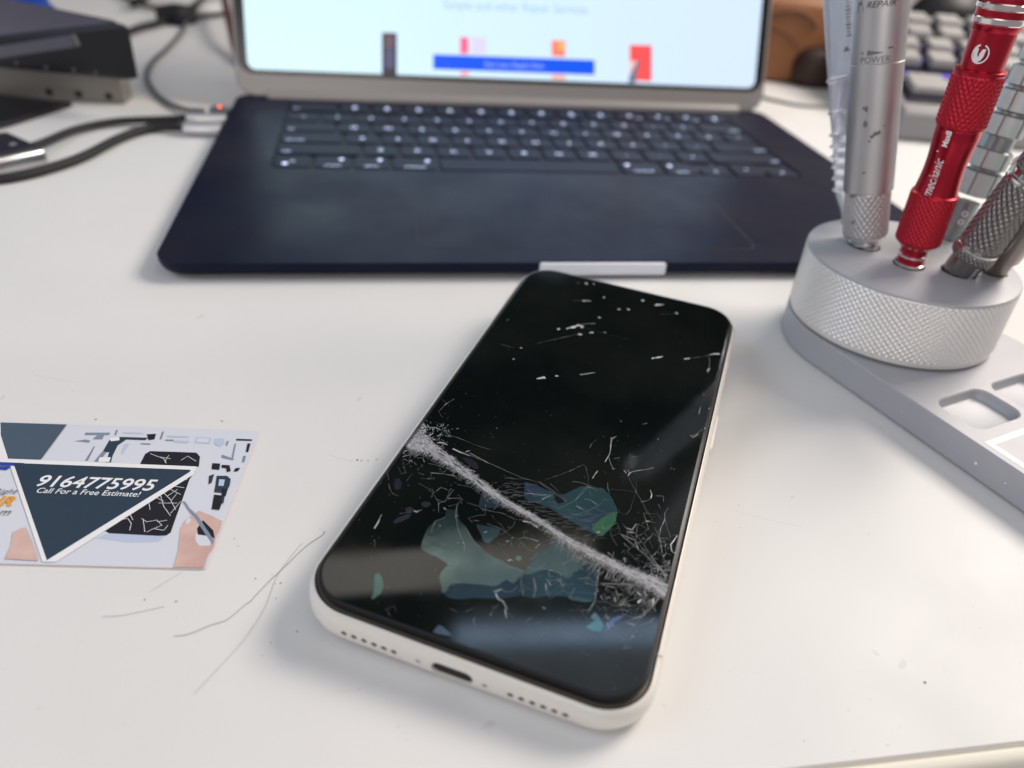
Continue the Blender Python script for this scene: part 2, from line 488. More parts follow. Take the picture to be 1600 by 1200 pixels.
for y, kh, ks in rows:
    x = -U * 14.5 / 2
    for t, w in ks:
        kw = w * U - 2.6; cx = x + w*U/2; x += w*U
        hh = kh; cy = y
        if t in '<>': hh = kh/2; cy = y - kh/4
        mb = MB()
        mb.loft([rrect(kw, hh, 1.6, ZT-1.0, 3, cx, cy), rrect(kw, hh, 1.6, ZT+.05, 3, cx, cy), rrect(kw-.5, hh-.5, 1.5, ZT+.25, 3, cx, cy)])
        k = mb.build('key', M['keycap'], lap)
        if t == ' ': continue
        vs, fs = glyph(t)
        xs = [v[0] for v in vs]; ys = [v[1] for v in vs]
        if len(t) > 2:
            s = 2.7; lw = (max(xs)-min(xs))*s
            ox = cx - kw/2 + 1.6 - min(xs)*s if cx < 0 else cx + kw/2 - 1.6 - lw - min(xs)*s
            if t in ('command', 'option', 'control') : ox = cx - lw/2 - min(xs)*s
            oy = cy - hh/2 + 2.2
        else:
            s = 4.8 if len(t) == 1 else 3.0
            ox = cx - (max(xs)+min(xs))/2*s; oy = cy - (max(ys)+min(ys))/2*s - (1.2 if kh < 15 else 0)
        g = MB(); g.add([(ox + a*s, oy + b*s, ZT+.29) for a, b in vs], fs)
        if t in ('command', 'option', 'control'):
            sy = cy + 3.6; sx = cx + (kw/2-4 if cx < 0 else -kw/2+4)
            g.loft([rrect(2.4, 2.4, 1.0, z, 3, sx, sy) for z in (ZT+.27, ZT+.30)])
        if t == 'esc' or kh < 15 or t == 'fn':
            if t == 'fn': g.loft([rrect(2.8, 2.8, 1.3, z, 3, cx-3.5, cy-4) for z in (ZT+.27, ZT+.30)])
            elif t != 'esc': g.loft([rrect(2.6, 2.0, .9, z, 3, cx, cy+2.0) for z in (ZT+.27, ZT+.30)])
        g.build('legend', M['legend'], k)

# lid
TS = radians(70.52)
HY = LD - 6.0; HZ = ZT
SU = Vector((0, cos(TS), sin(TS))); SN = Vector((0, -sin(TS), cos(TS)))
S0 = Vector((0, HY, HZ))
LTF = Matrix(((1, 0, SN.x, S0.x), (0, SU.y, SN.y, S0.y), (0, SU.z, SN.z, S0.z), (0, 0, 0, 1)))
LTF = Matrix.Identity(4)
for r_ in range(3):
    LTF[r_][0] = (1, 0, 0)[r_]; LTF[r_][1] = SU[r_]; LTF[r_][2] = SN[r_]; LTF[r_][3] = S0[r_]
mb = MB()
mb.loft([rrect(340.4-2*i, 236-2*i, 11.5-i, z, 10, 0, 118.5) for i, z in ((2.0, -4.4), (.6, -4.1), (0, -3), (0, -.6), (.5, -.15))])
lid = mb.build('lid', M['hinge'], lap, smooth=True, tf=LTF)
mb = MB(); mb.loft([rrect(337, 222, 9, z, 10, 0, 124.0) for z in (-.5, 0.0)])
bezel = mb.build('bezel', M['bezel'], lap, tf=LTF)
mb = MB(); lathe(mb, (-152, HY+1.2, ZT-.3), (1, 0, 0), [(0, 4.6), (304, 4.6)], 24)
mb.build('hinge', M['hinge'], lap, smooth=True)
# lit page
def scr(px, py):
    d = ray(px, py); k = (S0 - CAM).dot(SN) / d.dot(SN); H = CAM + d*k - S0
    return (H.x, H.dot(SU))
SM = {}
def smat(name, col, s=1.0):
    SM[name] = mat(name, (0.0, 0.0, 0.0), 0.3, emis=col, es=s)
    return SM[name]
page = smat('lit page', (0.72, 0.88, 1.0), 1.08)
nt = page.node_tree
b_ = nt.nodes['Principled BSDF']; tc = nt.nodes.new('ShaderNodeTexCoord')
gr = nt.nodes.new('ShaderNodeSeparateXYZ'); nt.links.new(tc.outputs['Generated'], gr.inputs[0])
cr = nt.nodes.new('ShaderNodeValToRGB')
cr.color_ramp.elements[0].color = (0.68, 0.92, 1.0, 1); cr.color_ramp.elements[1].color = (0.66, 0.80, 1.0, 1)
nt.links.new(gr.outputs[0], cr.inputs[0]); nt.links.new(cr.outputs[0], b_.inputs['Emission Color'])
mb = MB(); mb.loft([rrect(326, 211.5, 5.0, z, 6, 0, 15.4+105.75) for z in (0.01, 0.06)])
disp = mb.build('lit_page', page, lap, tf=LTF)
def quad_s(name, px0, py0, px1, py1, m, lift=.1, slope=0.031):
    a = scr(px0, py0); c = scr(px1, py0 + (px1-px0)*slope); d = scr(px0, py1); e = scr(px1, py1 + (px1-px0)*slope)
    mb = MB()
    mb.add([(a[0], a[1], lift), (d[0], d[1], lift), (e[0], e[1], lift), (c[0], c[1], lift)], [(0, 1, 2, 3)])
    return mb.build(name, m, disp, tf=LTF)
quad_s('page_button', 677, 85, 929, 108, smat('blue button', (0.0, 0.10, 0.95), 1.0), .12, .036)
for (n_, x0, y0, x1, y1, c_, s_, l_) in (
        ('page_phone_picture', 597, 51, 620, 116, (0.035, 0.033, 0.055), 1, .10),
        ('page_phone_picture', 601, 55, 616, 76, (0.16, 0.10, 0.13), 1, .14),
        ('page_phone_picture', 602, 77, 615, 106, (0.10, 0.10, 0.19), 1, .14),
        ('page_red_picture', 719, 58, 732, 84, (1.0, 0.16, 0.33), 1, .10),
        ('page_pale_picture', 736, 58, 760, 84, (0.80, 0.74, 0.96), 1, .09),
        ('page_orange_picture', 862, 63, 883, 88, (1.0, 0.25, 0.16), 1, .10),
        ('page_orange_picture', 872, 65, 881, 78, (1.0, 0.50, 0.16), 1, .13),
        ('page_red_picture', 984, 70, 1018, 126, (1.0, 0.10, 0.10), 1, .10),
        ('page_pink_picture', 983, 95, 994, 128, (1.0, 0.62, 0.62), 1, .12),
        ('page_red_picture', 719, 112, 733, 118, (1.0, 0.35, 0.35), 1, .13),
        ('page_orange_picture', 862, 117, 884, 124, (1.0, 0.45, 0.3), 1, .13)):
    quad_s(n_, x0, y0, x1, y1, smat(n_ + ' ink', c_, s_), l_)
mb = MB()
pts = [scr(*p) for p in ((981, 129), (984, 118), (990, 106), (996, 94), (999, 97), (995, 112), (993, 130))]
mb.add([(a, b, .16) for a, b in pts], [tuple(reversed(range(7)))])
mb.build('page_hand_picture', smat('page hand', (0.16, 0.20, 0.30)), disp, tf=LTF)
def screen_text(body, p0, p1, m, hs=1.0):
    a = Vector(scr(*p0)); b = Vector(scr(*p1)); vs, fs = text2d(body)
    xs = [v[0] for v in vs]; w = max(xs)-min(xs); s = (b-a).length / w; d = (b-a).normalized(); n = Vector((-d.y, d.x))
    mb = MB(); mb.add([(*(a + d*((x-min(xs))*s) + n*(y*s*hs)), .17) for x, y in vs], fs)
    mb.build('page_text', m, disp, tf=LTF)
screen_text('Simple and other Repair Services', (693, 14), (918, 22), smat('page heading', (0.40, 0.62, 0.95)), 1.1)
screen_text('Start your Repair Now', (757, 104), (850, 107), smat('button text', (0.45, 0.60, 1.0)), 1.1)

# ------------------------------------------------------------------ phone
PH = thing('phone', 'white edged smartphone with a shattered black screen lying in front of the laptop', 'phone',
           (0, 0, 0), (0, 0, 0))
GT = 9.9
PRT = Matrix.Rotation(-0.485468, 4, 'Z') @ Matrix.Rotation(0.044857, 4, 'X') @ Matrix.Rotation(0.0228794, 4, 'Y')
PTF = Matrix.Translation(Vector((-37.9366, -110.186, 14.1333)) - PRT.to_3x3() @ Vector((0, 0, GT))) @ PRT
PH.matrix_world = Matrix.Translation(PTF.translation * MM) @ PTF.to_3x3().to_4x4()
PINV = PTF.inverted()
GW, GH, GR = 71.887, 155.256, 9.6
def lift_c(u, v):
    return 0.0
def rim_z(u, v):
    # the frame sinks away from the display towards the lower right corner
    return GT - 1.15 - 1.15 * (u/GW + 0.5) * (0.5 - v/GH) - 0.35 * (0.5 - v/GH)
def ground_z(u, v):
    return (0.12 - (PTF @ Vector((u, v, 0))).z) / PRT[2][2]
def fz(u, v, t):
    r = rim_z(u, v); g = max(ground_z(u, v), r - 8.6)
    return g + t * (r - g)
def gl(px, py, w=GT):
    # point of the glass plane seen at this pixel, in the phone's own coordinates
    d = PINV.to_3x3() @ ray(px, py); o = PINV @ CAM
    for _ in range(3):
        k = (w - o.z) / d.z; P = o + d*k
        w = GT + lift_c(P.x, P.y)
    return P
mb = MB()
sec = [(3.4, 0), (2.0, .035), (1.05, .11), (.45, .22), (.12, .34), (0, .50), (.05, .64), (.28, .80), (.60, .91), (.95, .97), (1.30, 1.0)]
FW, FH = GW + 4.2, GH + 4.2
def dense(loop):
    out = []
    for i, a in enumerate(loop):
        b = loop[(i+1) % len(loop)]; out.append(a)
        if math.hypot(b[0]-a[0], b[1]-a[1]) > 12:
            for j in range(1, 16):
                t = j/16; out.append((a[0]+(b[0]-a[0])*t, a[1]+(b[1]-a[1])*t, a[2]))
    return out
mb.loft([[(x, y, fz(x, y, t)) for x, y, _ in dense(rrect(FW-2*i, FH-2*i, GR+2.1-i*.8, 0, 14))] for i, t in sec])
fr = mb.build('frame', M['frame'], PH, smooth=True, angle=60)
cut = MB(); cut.loft([rrect(FW-2.75, FH-2.75, GR+.7, z, 12) for z in (4.6, 12)])
boolean_cut(fr, cut.build('cut', M['dark_hole'], PH))
cut = MB()
# bottom openings: two rows of six speaker holes, two screws, one port
def pxx(px, py):   # frame bottom face point (v = -FH/2) seen at this pixel
    d = PINV.to_3x3() @ ray(px, py); o = PINV @ CAM; k = (-FH/2 - o.y) / d.y; return o + d*k
hl = [pxx(537 + (615-537)*i/5, 986.5 + (1015-986.5)*i/5) for i in range(6)]
hr = [pxx(797 + (882-797)*i/5, 1087 + (1123-1087)*i/5) for i in range(6)]
ZHf = lambda x: fz(x, -FH/2, .50)
print('holes', [tuple(round(c, 1) for c in p) for p in hl + hr])
hx = [-24.5 + 2.45*i for i in range(6)] + [12.2 + 2.45*i for i in range(6)]
hx = [p.x for p in hl] + [p.x for p in hr]
for x in hx: lathe(cut, (x, -FH/2 - 2, ZHf(x)), (0, 1, 0), [(0, .70), (4.5, .70)], 16)
port = pxx(706, 1046)
for x in (pxx(653, 1029).x, pxx(757, 1070).x): lathe(cut, (x, -FH/2 - 2, ZHf(x)), (0, 1, 0), [(0, .72), (2.7, .72)], 5)
cut.loft([[(a, y, b) for a, b, _ in rrect(9.0, 3.5, 1.7, 0, 8, port.x, ZHf(port.x))] for y in (-FH/2-2, -FH/2+7)])
boolean_cut(fr, cut.build('cut', M['dark_hole'], PH))
fr.data.materials.clear(); fr.data.materials.append(M['frame'])
for p in fr.data.polygons: p.use_smooth = True; p.material_index = 0
try: fr.data.set_sharp_from_angle(angle=radians(40))
except Exception: pass
mb = MB()
mb.box((port.x, -FH/2 + 3.3, ZHf(port.x)), (10, 5, 3.8)); mb.build('charging_port', M['dark_hole'], PH)
for px_, py_ in ((653, 1029), (757, 1070)):
    x = pxx(px_, py_).x; mb = MB(); lathe(mb, (x, -FH/2 + .45, ZHf(x)), (0, 1, 0), [(0, .34), (.6, .34)], 10); mb.build('screw', M['gun'], PH)
for x in hx:
    mb = MB(); lathe(mb, (x, -FH/2 + .32, ZHf(x)), (0, 1, 0), [(0, .8), (.9, .8)], 12); mb.build('speaker_hole', M['dark_hole'], PH)
# cavity and adhesive lip
mb = MB(); mb.loft([rrect(FW-2.6, FH-2.6, GR+.7, z, 12) for z in (4.4, 4.9)])
mb.build('cavity', M['dark_hole'], PH)
mb = MB()
def lifted(loop, k=1.0):
    out = []
    for i, a in enumerate(loop):
        b = loop[(i+1) % len(loop)]
        out.append(a)
        if (i+1) % 15 == 0:      # straight sides get extra points
            for j in range(1, 24):
                t = j/24; out.append((a[0]+(b[0]-a[0])*t, a[1]+(b[1]-a[1])*t, a[2]))
    return [(x, y, z + k*lift_c(x, y)) for x, y, z in out]
mb.loft([[(x, y, rim_z(x, y) + o) for x, y, _ in lifted(rrect(GW+.5, GH+.5, GR+.2, 0, 14))] for o in (-.55, -.1)])
mb.build('adhesive_lip', M['gasket'], PH)
# display stack
mb = MB()
mb.loft([lifted(rrect(GW-.6, GH-.6, GR-.3, GT-2.2, 14)), lifted(rrect(GW-.5, GH-.5, GR-.2, GT-1.25, 14)), lifted(rrect(GW, GH, GR, GT-.95, 14)), lifted(rrect(GW, GH, GR, GT-.3, 14)), lifted(rrect(GW-.35, GH-.35, GR-.1, GT-.08, 14))], True, False)
mb.build('display_edge', M['glass_edge'], PH, smooth=True, angle=50)
mb = MB()
# glass face as a grid so that it follows the lift
NX, NY = 14, 40
loop0 = lifted(rrect(GW-.35, GH-.35, GR-.1, GT-.07, 14)); loop1 = lifted(rrect(GW-1.7, GH-1.7, GR-.7, GT, 14))
mb.loft([loop0, loop1], False, False)
mb.build('glass_rim', M['glass_bevel'], PH, smooth=True)
mb = MB()
rings = []
for k in range(0, 26):
    i = .85 + k*1.38
    r_ = max(GR-.7-(k*1.38)*.72, 0.4)
    rings.append(lifted(rrect(max(GW-2*i, .3), GH-2*i, min(r_, max(GW-2*i, .3)/2-.05), GT, 14)))
mb.loft(rings, False, True)
mb.build('glass', M['glass'], PH, smooth=True)
# back glass camera bump that props the far end up
mb = MB(); mb.loft([rrect(38, 38, 9, z, 8, -14, 54) for z in (fz(-14, 54, 0) - 2.2, fz(-14, 54, 0) + .3)])
mb.build('camera_bump', M['frame'], PH, bevel=.4)
for cx_, cy_ in ((-23, 63), (-5, 45)):
    g0 = ground_z(cx_, cy_) + .1
    mb = MB(); lathe(mb, (cx_, cy_, 0), (0, 0, 1), [(g0, 7), (fz(-14, 54, 0) - 2, 7.3)], 28)
    mb.build('camera_lens', M['glass_edge'], PH)
# side button
bp0 = pxx(1124, 655)
mb = MB(); mb.loft([[(x, a, b) for a, b, _ in rrect(16.5, 2.6, 1.2, 0, 6, gl(1122, 655).y, fz(FW/2, 0, .55))] for x in (FW/2-.4, FW/2+.45)])
mb.build('side_button', M['frame'], PH, bevel=.12)
mb = MB(); mb.loft([rrect(1.1, .9, .3, z, 3, FW/2-1.0, -62) for z in (rim_z(36, -62)-.4, rim_z(36, -62)+.15)])
mb.build('frame_chip', M['frame'], PH)

# crack geometry -------------------------------------------------------------
def rib(mb, pts, w0, w1=None, z=.03, jit=0.0, tilt=None):
    """thin ribbon through glass-plane points (phone coordinates)"""
    w1 = w0 if w1 is None else w1
    P = [Vector((p[0], p[1])) for p in pts]
    if jit:
        Q = [P[0]]
        for a, b in zip(P, P[1:]):
            n = max(1, int((b-a).length / 0.9))
            for k in range(1, n+1):
                q = a.lerp(b, k/n)
                if k < n: q = q + Vector((random.uniform(-jit, jit), random.uniform(-jit, jit)))
                Q.append(q)
        P = Q
    vs, fs = [], []
    N = len(P)
    for i, p in enumerate(P):
        d = (P[min(i+1, N-1)] - P[max(i-1, 0)]);
        if d.length < 1e-6: d = Vector((1, 0))
        d.normalize(); n = Vector((-d.y, d.x))
        t = i/(N-1) if N > 1 else 0
        w = (w0 + (w1-w0)*t) * (random.uniform(.5, 1.35) if jit else 1)
        zz = GT + lift_c(p.x, p.y) + z
        tl = random.uniform(-.5, .5)*w if tilt is None else tilt*w
        vs.append((p.x + n.x*w/2, p.y + n.y*w/2, zz + max(tl, 0)))
        vs.append((p.x - n.x*w/2, p.y - n.y*w/2, zz + max(-tl, 0)))
    for i in range(N-1): fs.append((2*i+1, 2*i+3, 2*i+2, 2*i))
    mb.add(vs, fs)

def G(px, py): p = gl(px, py); return Vector((p.x, p.y))
def z2(l): return [G(580 + x/5.333, 600 + y/5.333) for x, y in l]
def z3(l): return [G(820 + x/5.333, 640 + y/5.333) for x, y in l]
def z4(l): return [G(540 + x/5.333, 780 + y/5.333) for x, y in l]
def z5(l): return [G(800 + x/5.333, 820 + y/5.333) for x, y in l]
def z1(l): return [G(750 + x/3.5556, 400 + y/3.5556) for x, y in l]

# delaminated, iridescent patches under the glass
def patch(pts, base, spec, z=.012, rough=.08, ior=1.9, name='delaminated_patch', n=None):
    mb = MB(); P = pts
    # smooth outline
    out = []
    N = len(P)
    for i in range(N):
        p0, p1, p2, p3 = P[i-1], P[i], P[(i+1) % N], P[(i+2) % N]
        for k in range(3):
            t = k/3; jj = Vector((random.uniform(-.11, .11), random.uniform(-.11, .11)))
            out.append(jj + p1.lerp(p2, t)*.6 + .4*0.5*((2*p1) + (p2-p0)*t + (2*p0-5*p1+4*p2-p3)*t*t + (-p0+3*p1-3*p2+p3)*t**3))
    mb.add([(p.x, p.y, GT + lift_c(p.x, p.y) + z) for p in out], [tuple(range(len(out)))])
    me = mat('delaminated film', base, rough, ior=ior, tint=spec, noise=(n or (60, tuple(c*.72 for c in base), .35, .7)), rnoise=(40, rough*.7, rough*1.8), bump=(55, .35, .12))
    ob = mb.build(name, me, PH)
    if ob.data.polygons[0].normal.z < 0: ob.data.flip_normals()
    return ob
patch(z4([(805, 775), (860, 740), (900, 705), (1120, 712), (1260, 722), (1330, 670), (1400, 705), (1480, 650), (1600, 640), (1600, 810), (1480, 790), (1300, 830), (1050, 825), (950, 835), (860, 820)]),
      (0.004, 0.013, 0.022), (0.5, 0.8, 1.0), z=.008, rough=.16, ior=1.6, n=(70, (0.002, 0.005, 0.010), .4, .6))  # film coloured darker where the mirrored light band ends
patch(z5([(90, 430), (150, 412), (220, 385), (300, 372), (430, 432), (510, 400), (600, 320), (720, 370), (715, 450), (700, 540), (690, 625), (560, 620), (470, 600), (300, 590), (180, 610), (80, 590), (70, 480)]),
      (0.004, 0.016, 0.022), (0.5, 0.85, 1.0), z=.009, rough=.16, ior=1.65, n=(80, (0.002, 0.006, 0.010), .4, .6))  # lower half of the film, outside the mirrored band, painted darker blue
patch(z5([(470, 600), (530, 605), (620, 618), (690, 632), (600, 645), (500, 625)]), (0.03, 0.08, 0.08), (.7, 1, 1), z=.014, ior=1.7)
patch(z4([(860, 85), (920, 95), (945, 170), (1000, 230), (1050, 310), (1090, 370), (1160, 440), (1300, 520), (1500, 600), (1440, 650), (1400, 705), (1340, 670), (1260, 722), (1120, 712), (930, 700), (865, 715), (845, 765), (805, 775), (790, 700), (785, 630), (850, 545), (760, 480), (625, 415), (680, 250), (740, 185), (830, 150), (830, 110)]),
      (0.011, 0.025, 0.028), (0.70, 0.95, 0.95), rough=.14, ior=2.1)
patch(z5([(100, 400), (130, 350), (190, 290), (210, 230), (290, 200), (320, 150), (370, 135), (430, 155), (480, 220), (560, 290), (600, 320), (570, 370), (510, 400), (485, 440), (430, 432), (360, 400), (300, 372), (220, 385), (150, 412)]),
      (0.007, 0.019, 0.024), (0.66, 0.95, 0.95), rough=.14, ior=2.05)
patch(z3([(0, 605), (80, 625), (160, 660), (240, 690), (270, 710), (350, 700), (430, 655), (500, 635), (560, 650), (640, 655), (700, 700), (740, 770), (770, 830), (765, 890), (735, 970), (620, 1055), (400, 940), (200, 815), (0, 740)]),
      (0.024, 0.034, 0.070), (0.5, 0.85, 1.0), ior=1.6, n=(45, (0.020, 0.050, 0.060), .42, .58))
patch(z3([(770, 850), (760, 900), (740, 960), (640, 1050), (560, 1000), (640, 900)]), (0.035, 0.105, 0.060), (.6, 1, .8), z=.018, ior=1.6, n=(90, (0.022, 0.065, .06), .4, .65))
patch(z4([(245, 630), (275, 618), (298, 650), (315, 720), (300, 770), (255, 815), (215, 832), (235, 750), (240, 690)]), (0.030, 0.075, 0.068), (.7, 1, 1), ior=1.7)
patch(z4([(1090, 210), (1190, 225), (1290, 250), (1240, 320), (1180, 372), (1145, 345), (1120, 280)]), (0.020, 0.040, 0.052), (.6, .9, 1), ior=1.7)
patch(z5([(620, 850), (690, 800), (740, 800), (762, 840), (740, 890), (670, 882)]), (0.06, 0.16, 0.19), (.7, 1, 1), ior=1.7)
patch(z5([(655, 780), (685, 725), (715, 755), (745, 805), (700, 800)]), (0.050, 0.085, 0.10), (.7, 1, 1), z=.014)
patch(z5([(760, 885), (775, 850), (830, 785), (880, 765), (935, 765), (870, 800), (820, 860), (785, 890)]), (0.06, 0.09, 0.21), (.7, .9, 1), ior=1.6)
patch(z2([(890, 1020), (930, 900), (975, 870), (1040, 920), (1110, 980), (1095, 1020), (1000, 1035)]), (0.018, 0.032, 0.042), (.7, .9, 1), ior=1.7)
patch(z4([(730, 1110), (760, 1065), (785, 1050), (840, 1090), (905, 1140), (800, 1125)]), (0.055, 0.085, 0.13), (.8, .9, 1), ior=1.7)
patch(z5([(30, 278), (40, 262), (60, 258), (80, 270), (80, 288), (60, 300), (38, 295)]), (0.06, 0.13, 0.08), (.7, 1, .8), ior=1.7)
for l in ([(395, 190), (430, 160), (500, 130), (550, 120), (540, 150), (470, 185), (410, 200)], [(630, 40), (650, 20), (700, 22), (712, 45), (680, 68), (645, 62)], [(495, 80), (530, 62), (562, 80), (550, 112), (510, 115)]):
    patch(z4(l), (0.026, 0.026, 0.036), (.8, .8, 1), ior=1.6)
patch(z2([(750, 610), (830, 620), (880, 660), (900, 700), (860, 710), (800, 660)]), (0.022, 0.022, 0.036), (.8, .8, 1), ior=1.6)
patch(z2([(190, 830), (205, 790), (235, 790), (255, 830), (240, 875), (205, 880)]), (0.022, 0.022, 0.034), (.8, .8, 1), ior=1.6)
patch(z3([(245, 705), (290, 700), (320, 740), (325, 775), (285, 785), (250, 750)]), (0.012, 0.012, 0.020), (.8, .8, 1), z=.02, ior=1.5)

